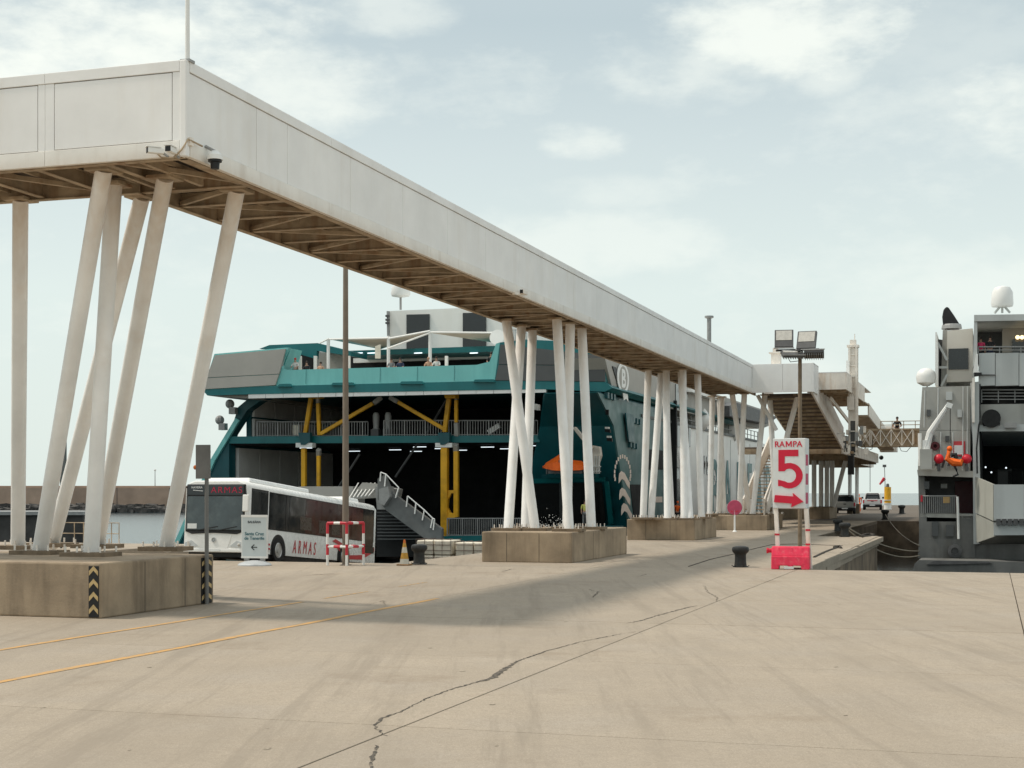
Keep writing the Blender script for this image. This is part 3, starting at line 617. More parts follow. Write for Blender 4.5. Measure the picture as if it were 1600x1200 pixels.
# boarding gangway with lattice sides to the grey ship
gw = thing('gangway', 'brown lattice gangway bridging from the lift tower to the grey ship', 'gangway', (-6.5, 104, 5.6))
ga, gb = tx + .3, -4.15; zl, zh = 5.55, 6.65
for sd in (103.3, 104.7):
    for z in (zl, zh): MB().bar((ga, sd, z), (gb, sd, z), .09, .12).build('chord', M['under'], gw)
    n = 5
    for k in range(n + 1):
        x = ga + (gb - ga - .8) * k / n; MB().bar((x, sd, zl), (x, sd, zh), .07, .07, (1, 0, 0)).build('upright', M['rustwhite'], gw)
    for k in range(n):
        x0, x1 = ga + (gb - ga - .8) * k / n, ga + (gb - ga - .8) * (k + 1) / n
        MB().bar((x0, sd - .02, zl), (x1, sd - .02, zh), .06, .05).build('lattice_bar', M['rustwhite'], gw); MB().bar((x0, sd - .05, zh), (x1, sd - .05, zl), .06, .05).build('lattice_bar', M['rustwhite'], gw)
    if sd > 104: B(ga, gb, sd, sd + .03, zl, zh).build('mesh_panel', M['under'], gw)
B(ga + 1.2, gb - .8, 103.36, 103.4, zl, zh - .05).build('mesh_panel', M['under'], gw); B(ga, gb, 103.4, 104.6, zl, zl + .1).build('floor', M['under'], gw)
for z in (6.95, 7.2): MB().tube((ga + 1.4, 103.3, z), (gb, 103.3, z), .025).build('handrail', M['under'], gw)
for k in range(5): MB().tube((ga + 1.4 + k * .75, 103.3, zh), (ga + 1.4 + k * .75, 103.3, 7.2), .025).build('handrail_post', M['under'], gw)
MB().path([(ga + 2.6, 103.2, zl), (ga + 2.75, 103.2, zl - .35), (ga + 3.1, 103.2, zl - .4), (ga + 3.35, 103.2, zl - .1)], .02).build('hanging_cable', M['black'], gw)
MB().path([(ga + .3, 103.1, zl + .1), (ga + .5, 103.1, zl - .35), (ga + .85, 103.1, zl - .2), (ga + .9, 103.1, zl + .4)], .025).build('hanging_cable', M['black'], gw)
# access stair behind the sign post
st = thing('access_stair', 'steep stair with pale wooden side boards left of the ramp sign', 'stair', (-15, 100, 0))
for t in (-15.75, -14.35): m = MB(); slope_box(m, t, t + .1, 99.6, .9, 2.0, 112, 5.2, 6.6); m.build('side_board', M['skirt'], st)
for k in range(18): f = k / 18; B(-15.64, -14.36, 99.7 + 12.2 * f, 100.15 + 12.2 * f, 1.0 + 4.4 * f, 1.06 + 4.4 * f).build('tread', M['under'], st)
# ================================================================== TEAL FERRY
SF = 99.2; TH = -24.4
fy = thing('car_ferry', 'large teal and white catamaran car ferry with its stern doors open', 'ferry', (-40, SF, -2.6))
T = lambda n, pts, mat, dep, s=SF, **k: px_prism(n, M[mat], fy, pts, s, dep, **k)
# starboard stern quarter: raked block lofted over five levels
lv = [((938, 612), 848), ((957, 665), 842), ((970, 745), 826), ((985, 845), 808), ((991, 888), 800)]
vs = []
for (cx, cy), ix in lv:
    c = at_t(cx, cy, TH); i = at_s(ix, cy, c.y); vs += [Vector((i.x, c.y, c.z)), c, Vector((TH, c.y + 22, c.z)), Vector((i.x, c.y + 22, c.z))]
n = len(lv); fs = [(0, 1, 2, 3), tuple(4 * n - 4 + k for k in (3, 2, 1, 0))]
for i in range(n - 1):
    for k in range(4): fs.append((4 * i + k, 4 * i + (k + 1) % 4, 4 * i + 4 + (k + 1) % 4, 4 * i + 4 + k))
MB().add(vs, fs).build('stern_quarter', M['tealdark'], fy, bevel=.15)
# side shell of the quarter (faded teal) and white hull
def side(n, pts, mat, dep=.12, t=TH + .06, **k): return pxt_prism(n, M[mat], fy, pts, t, dep, **k)
side('side_shell', [(934, 613), (957, 622), (1052, 655), (1048, 700), (1056, 760), (1060, 832), (1060, 838), (986, 845), (971, 745), (959, 665)], 'tealside')
q0 = at_t(1052, 655, TH); sw = q0.y
hw = MB(); st_ = [(sw, 0), (sw + 12, 0), (sw + 45, 0), (sw + 65, -.6), (sw + 78, -2.5), (sw + 88, -5.5)]; zt_ = [7.9, 8.0, 8.2, 7.6, 6.6, 5.6]
vs = []
for (s, dt), z in zip(st_, zt_): vs += [(TH + dt, s, z), (TH + dt, s, -2.6), (-52, s, -2.6), (-52, s, z)]
fs = [(0, 1, 2, 3), tuple(4 * 5 + k for k in range(4))] + [(4 * i + k, 4 * i + (k + 1) % 4, 4 * i + 4 + (k + 1) % 4, 4 * i + 4 + k) for i in range(5) for k in range(4)]
hw.add(vs, fs).build('hull', M['hullwhite'], fy)
for k in range(9):
    s = sw + 3 + k * 6.2
    if k % 2 == 0: B(TH, TH + .03, s, s + .08, -2, 7.6).build('hull_seam', M['shiplight'], fy)
# deck line, rub rail and bow gear on the hull
B(TH - .2, TH + .15, sw - 12, sw + 45, 7.95, 8.15).build('deck_edge', M['greydark'], fy)
for k in range(20): MB().tube((TH - .1, sw + 1 + k * 2.4, 8.1), (TH - .1, sw + 1 + k * 2.4, 9.1), .05, n=5).build('rail_post', M['grey'], fy)
for z in (8.6, 9.1): MB().tube((TH - .1, sw + 1, z), (TH - .1, sw + 47, z), .04, n=5).build('rail', M['grey'], fy)
for k, (x, y) in enumerate(((1087, 655), (1140, 672))):
    q = at_t(x, y, TH - .5); MB().ball(q, 1.25, 14).build('liferaft_pod' if k else 'radar_dome', M['white2'], fy, smooth=True)
# window slots and marks on the side
def slot(n, x, y0, y1, w, mat='glass'):
    a, b = at_t(x, y0, TH + .02), at_t(x, y1, TH + .02); B(TH, TH + .05, a.y, a.y + w, b.z, a.z).build(n, M[mat], fy)
for x, y0, y1, w in ((1058, 664, 698, 1.2), (1076, 668, 698, .8), (1057, 730, 748, 1.1), (1100, 712, 740, .55), (1104, 713, 741, .55), (1108, 714, 742, .55), (1117, 744, 752, .4)): slot('hull_window', x, y0, y1, w)
side('mooring_port', [(1013, 702), (1036, 704), (1036, 734), (1013, 734)], 'intdark', .1, TH + .1)
side('mooring_port', [(985, 757), (1001, 757), (1003, 812), (992, 818)], 'intdark', .1, TH + .1)
side('fender_rail', [(978, 645), (990, 648), (992, 692), (983, 690)], 'tealdark', .1, TH + .3)
for x, y in ((944, 613), (980, 690), (985, 652)):
    for k in range(3):
        q = at_t(x + k * 5, y + k * 1.5, TH); B(TH, TH + .25, q.y, q.y + .45, q.z - .4, q.z).build('bracket', M['tealdark'], fy)
# wave emblem with its arc of lettering, on the quarter side
wv = lambda x, y: [(x, y + 12), (x + 1, y + 4), (x + 4, y), (x + 9, y + 3), (x + 13, y + 11), (x + 17, y + 18), (x + 17, y + 28), (x + 13, y + 23), (x + 9, y + 15), (x + 5, y + 12), (x, y + 19)]
for x, y in ((967, 736), (968, 762), (971, 786)): side('wave_emblem', wv(x, y), 'emblem', .02, TH + .08)
def arc(p): return p
for k in range(15):
    a = math.pi * (1.12 - 1.24 * k / 14); x = 973 + 12.5 * math.cos(a); y = 742 - 29 * math.sin(a) * (1 if math.sin(a) > 0 else .6)
    side('arc_mark', [(x - .9, y - 3), (x + .9, y - 3), (x + .9, y + 3), (x - .9, y + 3)], 'emblem', .02, TH + .08)
side('small_emblem', [(1024, 776), (1035, 776), (1035, 785), (1024, 785)], 'emblem', .02, TH + .08)
# big teal ship's name along the white hull
for k, ch in enumerate('BALEÀRIA'):
    txt('hull_letter', ch, M['teal'], fy, 8.2, (TH + .04, 138 + k * 7.0, -.2), (0, 1, 0), (0, 0, 1), off=.12, sx=.85, ext=.01, align='CENTER')
# port stern quarter
T('port_quarter', [(389, 622), (372, 636), (366, 656), (333, 720), (300, 790), (276, 850), (270, 890), (372, 890), (358, 745), (358, 692), (362, 678), (386, 641), (404, 628), (418, 622)], 'tealdark', 1.0)
B(-54.4, -54.0, SF + 1.05, SF + 22, -2.6, 6.2).build('port_side', M['tealdark'], fy); B(-52.9, -52.5, SF + 1.05, SF + 22, 6.2, 9.3).build('port_side', M['tealdark'], fy)
for a, b in (((372, 655), (334, 718)), ((334, 718), (277, 848))): MB().bar(at_s(*a, SF - .1), at_s(*b, SF - .1), .25, .35).build('rubbing_strake', M['teallight'], fy)
for x, y in ((365, 647), (349, 672)):
    q = at_s(x, y, SF - .3); MB().box(q.x - .3, q.x + .2, SF - .5, SF, q.z, q.z + .5).ball((q.x - .3, SF - .3, q.z + .75), .35, 8).build('searchlight', M['grey'], fy)
# car-deck interior
zi = at_s(358, 836, SF).z; t_in = at_s(359, 700, SF).x; t_r = at_s(840, 700, SF).x
zmid = at_s(700, 683, SF).z; zmb = at_s(700, 692, SF).z; zup = at_s(700, 618, SF).z
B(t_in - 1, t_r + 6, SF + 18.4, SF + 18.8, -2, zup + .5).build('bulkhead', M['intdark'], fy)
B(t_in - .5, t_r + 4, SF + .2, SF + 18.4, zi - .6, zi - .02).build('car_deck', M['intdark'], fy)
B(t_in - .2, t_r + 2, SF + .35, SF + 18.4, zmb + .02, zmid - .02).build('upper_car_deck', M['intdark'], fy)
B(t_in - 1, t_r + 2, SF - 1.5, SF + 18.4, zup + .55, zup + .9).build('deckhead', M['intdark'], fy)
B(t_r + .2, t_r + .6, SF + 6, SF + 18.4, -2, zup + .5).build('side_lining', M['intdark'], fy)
for lev in ((zi, zmb - .1), (zmid, zup + .4)):
    h = (lev[1] - lev[0]) / 2
    for k in range(5):
        for j in range(2):
            s = SF + 1.1 + k * 3.4; up = 1.3 if lev[0] > zi + 1 else 0; B(t_in - .2 + up, t_in + .12 + up, s + .09, s + 3.31, lev[0] + j * h + .07, lev[0] + (j + 1) * h - .07).build('lining_panel', M['intpanel'], fy)
T('deck_edge_band', [(357, 682), (843, 680), (843, 691), (357, 693)], 'teal', .35)
for i in range(5):
    for j in range(3):
        for z in (zmb - .12, zup + .45):
            if (i * 7 + j * 3 + int(z)) % 4 == 0: continue
            t = t_in + 4 + i * 4.6; s = SF + 3.5 + j * 4.5 + (i % 2) * 2; B(t, t + 1.0, s, s + .1, z - .05, z).build('deck_lamp', M['tube'], fy)
T('stern_sill', [(690, 838), (845, 835), (845, 850), (690, 852)], 'teal', 3, SF - 1.2)
# railings of the car decks
def rail(x0, x1, yt, yb, s, n, mat='grey'):
    a, b, c, d = at_s(x0, yt, s), at_s(x1, yt, s), at_s(x0, yb, s), at_s(x1, yb, s)
    rr = MB().tube(a, b, .04, n=5).tube(c + Vector((0, 0, .08)), d + Vector((0, 0, .08)), .03, n=5).build('guard_rail', M[mat], fy)
    for k in range(n + 1): f = k / n; MB().tube(a.lerp(b, f), c.lerp(d, f), .025 if k % 8 else .05, n=4).build('baluster', M[mat], rr)
rail(402, 575, 659, 682, SF + .1, 42); rail(600, 840, 657, 681, SF + .1, 58); rail(699, 836, 810, 838, SF - 1, 46)
# yellow hydraulic posts and struts
def ypost(n, p, q, w, s=SF - .2, mat='yellow'):
    a, b = at_s(*p, s), at_s(*q, s + .3); MB().bar(a, b, w * .87, w * .87, (0, 1, 0)).build(n, M[mat], fy, bevel=.03)
for p, q, w in (((695, 699), (695, 838), .55), ((713, 705), (713, 808), .38), ((475, 700), (475, 838), .38), ((498, 712), (498, 838), .3),
                ((487, 616), (477, 679), .34), ((497, 630), (499, 680), .30), ((501, 678), (583, 630), .30), ((622, 628), (697, 672), .30), ((703, 612), (695, 675), .36), ((713, 625), (713, 660), .28)): ypost('hydraulic_post', p, q, w)
for p, q, w in (((497, 618), (497, 630), .3), ((498, 702), (498, 712), .35), ((712, 615), (713, 626), .26), ((713, 661), (714, 681), .35), ((712, 694), (713, 706), .4), ((584, 630), (596, 621), .36), ((622, 628), (610, 621), .36)): ypost('post_collar', p, q, w, mat='greypanel')
for x in (474, 692): T('hinge_block', [(x - 12, 692), (x + 14, 692), (x + 14, 699), (x - 12, 699)], 'white2', .6, SF - .5); T('hinge_bracket', [(x - 8, 676), (x + 10, 676), (x + 10, 690), (x + 2, 695), (x - 4, 695)], 'tealdark', .4, SF - .6)
for x in (491, 703): T('hinge_head', [(x - 9, 608), (x + 9, 608), (x + 8, 622), (x - 8, 622)], 'yellow', .8, SF - 1)
T('yellow_bracket', [(697, 766), (711, 766), (711, 770), (705, 771), (700, 780), (699, 792), (703, 801), (711, 803), (711, 809), (697, 809)], 'yellow', .3, SF - .1)
for x, w in ((580, 5), (599, 4)):
    a, b = at_s(x, 644, SF - .1), at_s(x, 681, SF - .1)
    MB().lathe((a.x, SF + .8, b.z), [(.3, 0), (.3, .5), (.22, .6), (.25, 1.5), (.17, 1.7), (.0, 1.75)], 12).build('capstan', M['grey'], fy, smooth=True); MB().box(a.x - .3, a.x + .3, SF + .5, SF + 1.1, b.z, b.z + .5).build('winch', M['darkgrey'], fy)
q = at_s(770, 678, SF + 1); MB().bar(q + Vector((-.3, 0, .1)), q + Vector((.5, 0, .6)), .3, .35).build('deck_light', M['white2'], fy)
for x in (461, 467): q = at_s(x, 680, SF + .5); B(q.x - .15, q.x + .12, SF + .4, SF + .9, q.z, q.z + .75).build('deck_locker', M['cream'], fy)
# sloping wires inside
for a, b in (((562, 710), (520, 775)), ((655, 690), (618, 745)), ((700, 620), (665, 680))): MB().tube(at_s(*a, SF + 1), at_s(*b, SF + 2), .09, n=6).build('stay_wire', M['darkgrey'], fy)
# lowered stern gangway stair
sg = lambda n, pts, mat, dep=.35, s=SF - 8: T(n, pts, mat, dep, s)
sg('stair_side', [(590, 748), (600, 742), (612, 770), (690, 826), (690, 842), (664, 842), (604, 798), (590, 780)], 'stairgrey', .4, SF - 7)
sg('stair_head', [(586, 760), (612, 764), (606, 796), (589, 796)], 'grey', 2, SF - 6.5)
for k in range(9):
    y = 800 + k * 5.2; sg('stair_tread', [(589, y), (606 + k * 7.5, y), (606 + k * 7.5, y + 1.6), (589, y + 1.6)], 'greydark', .7, SF - 6)
sg('stair_back', [(588, 796), (604, 797), (664, 842), (664, 870), (588, 870)], 'intdark', .2, SF - 4.5)
pr = [(595, 738), (603, 741), (623, 762), (637, 775), (650, 786), (663, 797), (676, 810), (679, 811)]; pb = [(594, 752), (601, 760), (618, 778), (635, 792), (648, 803), (660, 813), (673, 825), (677, 828)]
for i, (a, b) in enumerate(zip(pr, pb)): MB().tube(at_s(*a, SF - 7.1), at_s(*b, SF - 7.1), .05, n=6).build('stair_rail_post', M['white2'], fy)
for c0, c1 in ((0, 3), (3, 7)): MB().path([at_s(*p, SF - 7.1) for p in pr[c0:c1 + (1 if c1 == 7 else 0)]], .045).build('stair_handrail', M['white2'], fy)
for k in range(6): MB().tube(at_s(546 + k * 6, 778 - k * .6, SF - 7), at_s(560 + k * 6.5, 755, SF - 3), .05, n=5).build('ramp_rail', M['white2'], fy)
sg('ramp_plate', [(545, 780), (588, 778), (590, 756), (566, 754)], 'greypanel', .2, SF - 5); T('deck_house', [(466, 760), (552, 760), (552, 840), (466, 840)], 'greypanel', 2, SF - 4)
T('hydraulic_unit', [(592, 764), (606, 760), (609, 776), (600, 790), (592, 786)], 'grey', 1.0, SF - 7.4)
# upper works: wing panels, bulwark, bands, soffit
SU = SF - 3
T('stern_band', [(316, 609), (428, 603), (775, 595), (945, 597), (957, 606), (945, 612), (850, 608), (390, 616), (324, 618)], 'teal', 55, SU - .1)
for k in range(17): x0, x1 = 388 + k * 27.4, 388 + (k + 1) * 27.4 - .7; T('soffit_panel', [(x0, 616.3 - k * .55), (x1, 616.3 - (k + 1) * .55), (x1, 622.5 - (k + 1) * .55), (x0, 622.5 - k * .55)], 'white2', .3, SU - .06)
T('soffit', [(326, 618.4), (388, 616.5), (388, 622.5)], 'greypanel', 18, SU + .5)
T('wing_panel', [(336, 555), (446, 545), (436, 584), (322, 590)], 'greypanel', .3, SU - .15); T('wing_panel', [(321.5, 591), (435.5, 585), (430, 601.5), (319, 608)], 'greypanel', .3, SU - .15)
T('wing_shell', [(335, 553), (448, 543), (430, 603), (317, 609)], 'teallight', 2.5, SU)
T('shelter_back', [(440, 550), (497, 547), (497, 580), (434, 583)], 'intdark', .3, SU + 8)
T('bulwark', [(448, 543), (451, 543), (440, 566), (441, 576), (452, 578), (745, 570), (765, 565), (775, 537), (781, 535), (773, 595), (429, 603)], 'teallight', .35, SU)
for x0, x1, y in ((436, 452, 601), (520, 550, 599), (627, 658, 597), (742, 770, 594)): T('fairlead', [(x0, y - 1), (x1, y - 1.5), (x1 + 3, y + 3), (x0 - 3, y + 3)], 'teal', .3, SU - .3)
T('wing_panel', [(782, 538), (945, 556), (945, 571), (779, 569)], 'greydark', .3, SU - .15); T('wing_panel', [(779, 570), (945, 572), (945, 596), (774, 594)], 'greydark', .3, SU - .15)
T('wing_shell', [(781, 535), (830, 530), (946, 552), (946, 597), (773, 595)], 'teal', 12, SU)
for k in range(5):
    x = 478 + k * 58; yb = 600.5 - (x - 440) * .021; yt = 578.5 - (x - 452) * .027; T('plate_seam', [(x, yt), (x + .35, yt), (x - .25, yb), (x - .6, yb)], 'teal', .05, SU - .02)
# passenger deck behind the bulwark
T('aft_deck', [(440, 580), (775, 572), (775, 575), (440, 583)], 'greypanel', 14, SU + .4)
T('deck_wall', [(430, 556), (790, 548), (790, 574), (430, 582)], 'intdark', .4, SU + 11)
T('window_band', [(552, 560), (774, 553), (774, 560), (552, 567)], 'hullwhite', .25, SU + 10.6); T('roof_band', [(545, 548), (782, 540), (782, 549), (545, 556)], 'teal', 6, SU + 7)
T('deck_shelter', [(405, 545), (421, 539), (496, 536), (494, 561), (470, 554), (447, 552), (446, 546)], 'teal', .4, SU + 4); T('shelter_roof', [(496, 536), (548, 549), (548, 556), (495, 548)], 'teal', 3, SU + 4)
T('shelter_wall', [(497, 549), (546, 557), (546, 578), (497, 579)], 'greypanel', .3, SU + 6)
for x in (468, 492, 544, 697): T('deck_post', [(x - 2, 556), (x + 2, 556), (x + 2, 580), (x - 2, 580)], 'hullwhite', .2, SU + 3)
for x in (560, 580, 653, 740): T('deck_lamp', [(x - 6, 551), (x + 6, 550.5), (x + 6, 552), (x - 6, 552.5)], 'tube', .1, SU + 6.8)
# shade sails on poles
for x, y0 in ((513, 530), (607, 525), (672, 519)): MB().tube(at_s(x, y0, SU + 4), at_s(x, 576, SU + 4), .13, n=8).build('sail_pole', M['white2'], fy)
def sail(pts, mat='beige'):
    v = [at_s(x, y, SU + 4 + d) for x, y, d in pts]; MB().add(v + [p + Vector((0, 0, .03)) for p in v], [tuple(range(len(v))), tuple(range(2 * len(v) - 1, len(v) - 1, -1))]).build('shade_sail', M[mat], fy)
sail([(540, 531, 0), (607, 528, 1), (620, 537, 3), (594, 546, 4)]); sail([(607, 528, 0), (672, 519, 0), (640, 533, 3), (612, 541, 4)]); sail([(672, 520, 0), (778, 519, 2), (776, 536, 5), (735, 530, 3)]); sail([(513, 530, 0), (545, 531, 0), (590, 545, 5)], 'white2')
for a, b in (((500, 536), (514, 529)), ((514, 530), (607, 528)), ((607, 544), (672, 520)), ((607, 529), (672, 517)), ((672, 519), (780, 520))): MB().tube(at_s(*a, SU + 3.9), at_s(*b, SU + 3.9), .07, n=5).build('sail_line', M['white2'], fy)
T('lifebuoy_board', [(586, 541), (594, 538), (594, 560), (586, 560)], 'cream', .1, SU + 2)
q = at_s(778, 528, SU + 3); MB().lathe(q, [(.0, 0), (.5, .08), (.55, .2)], 14, (0, -1, .2)).build('tannoy_dish', M['white2'], fy)
# white superstructure with dark panels, dome mast
SW = SU + 16
T('funnel_casing', [(607, 486), (800, 478), (800, 548), (607, 552)], 'hullwhite', 14, SW)
for x0, x1, y0, y1 in ((635, 670.5, 491.5, 545), (723, 759, 489, 543)): T('casing_louvre', [(x0, y0), (x1, y0 - .8), (x1, y1), (x0, y1)], 'glass', .2, SW - .15)
T('mast_ladder', [(604, 486), (607, 486), (607, 545), (605, 545)], 'grey', .3, SW - .4)
for y in (492, 498, 503): T('mast_lamp', [(602, y), (607, y), (607, y + 3), (602, y + 3)], 'darkgrey', .3, SW - .7)
q = at_s(626, 484, SW + 2); MB().tube(q, q + Vector((0, 0, 1.0)), .1).build('dome_mast', M['grey'], fy); MB().lathe(q + Vector((0, 0, 1.0)), [(.1, 0), (.75, .12), (.8, .35), (.7, .9), (.4, 1.15), (0, 1.2)], 16).build('satellite_dome', M['white2'], fy, smooth=True)
rail(798, 838, 515, 533, SU + 5, 16)
T('upper_band', [(812, 530), (940, 536), (940, 545), (812, 540)], 'teal', 3, SU + 4)
# superstructure side, with the dark stripe and the round emblem
side('upper_side', [(945, 559), (1195, 641), (1205, 664), (1190, 670), (1060, 642), (957, 608)], 'greypanel', 3, TH + .3)
side('side_stripe', [(957, 572), (963, 574), (975, 612), (969, 612)], 'black', .05, TH + .36)
side('roof_strip', [(1080, 607), (1130, 624), (1130, 628), (1080, 612)], 'white2', .5, TH + .9); side('side_window', [(1056, 600), (1061, 601), (1061, 640), (1056, 640)], 'glass', .05, TH + .36); side('side_window', [(1070, 606), (1074, 607), (1074, 625), (1070, 624)], 'glass', .05, TH + .36)
side('bridge_wing', [(1140, 634), (1150, 629), (1185, 640), (1215, 652), (1200, 662), (1140, 650)], 'darkgrey', 3, TH + 1.5)
ce = at_t(974, 591, TH + .42); rt = 3.4; rz_ = 1.02
ring = [(ce.x, ce.y + rt * .5 * math.cos(2 * math.pi * k / 28), ce.z + rz_ * math.sin(2 * math.pi * k / 28)) for k in range(28)]
em = MB().prism(ring, (-.05, 0, 0)).build('round_emblem', M['white2'], fy)
ring2 = [(ce.x + .01, ce.y + (rt * .5 - .5) * math.cos(2 * math.pi * k / 28), ce.z + (rz_ - .2) * math.sin(2 * math.pi * k / 28)) for k in range(28)]
MB().prism(ring2, (-.02, 0, 0)).build('emblem_field', M['greypanel'], em)
txt('emblem_letter', 'B', M['white2'], em, 1.7, (ce.x + .02, ce.y, ce.z - .6), (0, 1, 0), (0, 0, 1), off=.05, sx=1.3, ext=.01)
MB().prism([(ce.x, ce.y - .1, ce.z - 1.0), (ce.x, ce.y + 1.3, ce.z - 1.0), (ce.x, ce.y + 1.5, ce.z - 1.55), (ce.x, ce.y + .9, ce.z - 1.35), (ce.x, ce.y + .2, ce.z - 1.5)], (-.05, 0, 0)).build('emblem_ribbon', M['white2'], em)
# exhaust pipe above the walkway
q = at_t(1108, 530, -30); MB().lathe((q.x, q.y, 8), [(.24, 0), (.24, 13.9), (.5, 14.0), (.5, 14.2), (0, 14.2)], 12).build('exhaust_pipe', M['grey'], fy)
# recess, davit and fittings on the quarter's stern face
def qf(n, pts, mat, dep=.3, push=0.0):                      # on the raked stern face of the quarter
    v = []
    for x, y in pts:
        f = (y - 612) / (845 - 612); s = at_t(938 + (985 - 938) * f, y, TH).y - .12 - push; v.append(at_s(x, y, s))
    return MB().prism(v, (0, dep, 0)).build(n, M[mat], fy)
qf('recess_panel', [(833, 756), (940, 754), (946, 812), (940, 828), (828, 828)], 'intdark', .1); qf('recess_frame', [(828, 748), (944, 746), (944, 752), (828, 755)], 'teal', .3, .15); qf('recess_post', [(874, 752), (879, 752), (879, 826), (874, 826)], 'greydark', .2, .1)
qf('recess_frame', [(944, 752), (950, 752), (958, 818), (951, 822)], 'teal', .3, .1); qf('hatch', [(908, 764), (932, 764), (936, 812), (912, 814)], 'black', .1, .1); qf('hatch', [(946, 640), (951, 640), (951, 648), (946, 648)], 'black', .1, .1)
qf('davit_arm', [(894, 668), (898, 667), (926, 700), (922, 704)], 'rustwhite', .5, 1.2); qf('davit_base', [(926, 696), (936, 698), (938, 712), (928, 742), (926, 720)], 'rustwhite', .6, .9)
for k in range(3): qf('davit_frame', [(928 + k * 3.4, 712), (929.6 + k * 3.4, 712), (929.6 + k * 3.4, 740), (928 + k * 3.4, 740)], 'white2', .2, 1.0)
for y in (728, 736): qf('davit_frame', [(926, y), (938, y), (938, y + 1.6), (926, y + 1.6)], 'white2', .2, 1.05)
for x, y in ((836, 631), (840, 632)): qf('floodlight', [(x - 2, y), (x + 1.5, y), (x + 1.5, y + 9), (x - 2, y + 9)], 'white2', .4, .4)
for x, y in ((945, 667), (948, 681)): qf('side_lamp', [(x, y), (x + 6, y), (x + 6, y + 3), (x, y + 3)], 'white2', .3, .2); qf('lamp_box', [(x, y + 3), (x + 8, y + 4), (x + 8, y + 9), (x, y + 8)], 'black', .3, .2)
qf('raft_platform', [(846, 741), (926, 740), (926, 746), (846, 747)], 'tealdark', 1.8, 1.7)
for k in range(6): qf('platform_bracket', [(853 + k * 13, 730), (855 + k * 13, 730), (855 + k * 13, 742), (853 + k * 13, 742)], 'grey', .2, 1.4)
# orange covered rescue boat on its platform
f = at_s(884, 740, at_t(962, 740, TH).y - 1.2)
rb = thing('rescue_boat', 'small rescue boat under a bright orange cover on the teal stern', 'rescue boat', (f.x, f.y, f.z))
prof = [(-1.62, .32, .55), (-1.4, .75, .35), (-.8, 1.1, .22), (-.45, 1.32, .2), (0, 1.05, .2), (.5, .92, .2), (1.1, .86, .22), (1.5, .6, .3), (1.62, .42, .45)]
vs = []
for x, zt, zb in prof:
    w = .62 * (1 - (abs(x) / 1.75) ** 3); vs += [(f.x + x, f.y - w, f.z + zb), (f.x + x, f.y - w, f.z + zb + (zt - zb) * .55), (f.x + x, f.y, f.z + zt), (f.x + x, f.y + w, f.z + zb + (zt - zb) * .55), (f.x + x, f.y + w, f.z + zb)]
n = len(prof); fs = [(0, 1, 2, 3, 4), tuple(5 * n - 5 + k for k in range(5))] + [(5 * i + k, 5 * i + (k + 1) % 5, 5 * i + 5 + (k + 1) % 5, 5 * i + 5 + k) for i in range(n - 1) for k in range(5)]
MB().add(vs, fs).build('cover', M['orange'], rb); MB().tube((f.x - .3, f.y - .5, f.z + .35), (f.x - .3, f.y - .62, f.z + .9), .04, n=5).build('strap', M['darkgrey'], rb)
MB().box(f.x - 1.2, f.x + 1.2, f.y - .2, f.y + .2, f.z, f.z + .25).build('cradle', M['darkgrey'], rb)

# ================================================================== GREY FERRY
SG = 95.0
gy = thing('grey_ferry', 'tall weathered grey ferry berthed stern-first at right with its stern door open', 'ferry', (8, SG, -2.6))
G = lambda n, pts, mat, dep, s=SG, **k: px_prism(n, M[mat], gy, pts, s, dep, **k)
G('hull', [(1436, 815), (1436, 860), (1436, 888), (1800, 892), (1800, 852), (1610, 838), (1552, 840), (1528, 852), (1528, 815)], 'shipdark', 60, SG - .0)
G('stern_platform', [(1429, 881), (1436, 875), (1556, 877), (1800, 885), (1800, 900), (1426, 895)], 'shipdark', 3, SG - 4); G('platform_lip', [(1448, 882), (1460, 876), (1545, 877), (1550, 880), (1480, 882)], 'darkgrey', .2, SG - 4.15)
G('upper_hull', [(1441, 605), (1516, 603), (1516, 672), (1436.5, 672)], 'shiph', 55); G('upper_hull', [(1436.5, 672.5), (1516, 672.5), (1516, 738), (1434, 738)], 'shiph', 55)
G('side_column', [(1434.5, 738), (1444, 738), (1448, 815), (1436, 815)], 'shipdark', 50, SG + .05)
G('deck_beam', [(1433, 734), (1521, 736), (1521, 746), (1434, 743)], 'shiph', .5, SG - .4)
G('recess_wall', [(1440, 742), (1521, 742), (1521, 842), (1440, 842)], 'darkgrey', .3, SG + 3.5); G('recess_floor', [(1438, 802), (1521, 803), (1521, 810), (1438, 808)], 'shiph', 3.4, SG + .05); G('red_door', [(1492, 752), (1520, 752), (1520, 803), (1492, 803)], 'doorred', .2, SG + 3.2)
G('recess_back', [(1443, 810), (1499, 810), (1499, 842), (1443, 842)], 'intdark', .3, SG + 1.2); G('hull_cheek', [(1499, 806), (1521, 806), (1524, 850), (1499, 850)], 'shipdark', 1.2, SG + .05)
G('hull_plate', [(1436, 842), (1524, 842), (1524, 872), (1434, 872)], 'shipdark', .4, SG - .1); q = at_s(1492, 861, SG - .2); MB().lathe(q, [(.42, 0), (.42, .1), (.22, .12), (.2, -.2), (0, -.2)], 18, (0, -1, 0)).build('fairlead', M['darkgrey'], gy)
G('notice', [(1473, 776), (1484, 776), (1484, 786), (1473, 786)], 'yellow', .05, SG + .02); G('notice', [(1470, 756), (1480, 756), (1480, 763), (1470, 763)], 'white2', .05, SG + 3.3); G('extinguisher', [(1438.5, 774), (1441.5, 774), (1441.5, 784), (1438.5, 784)], 'red', .15, SG - .1)
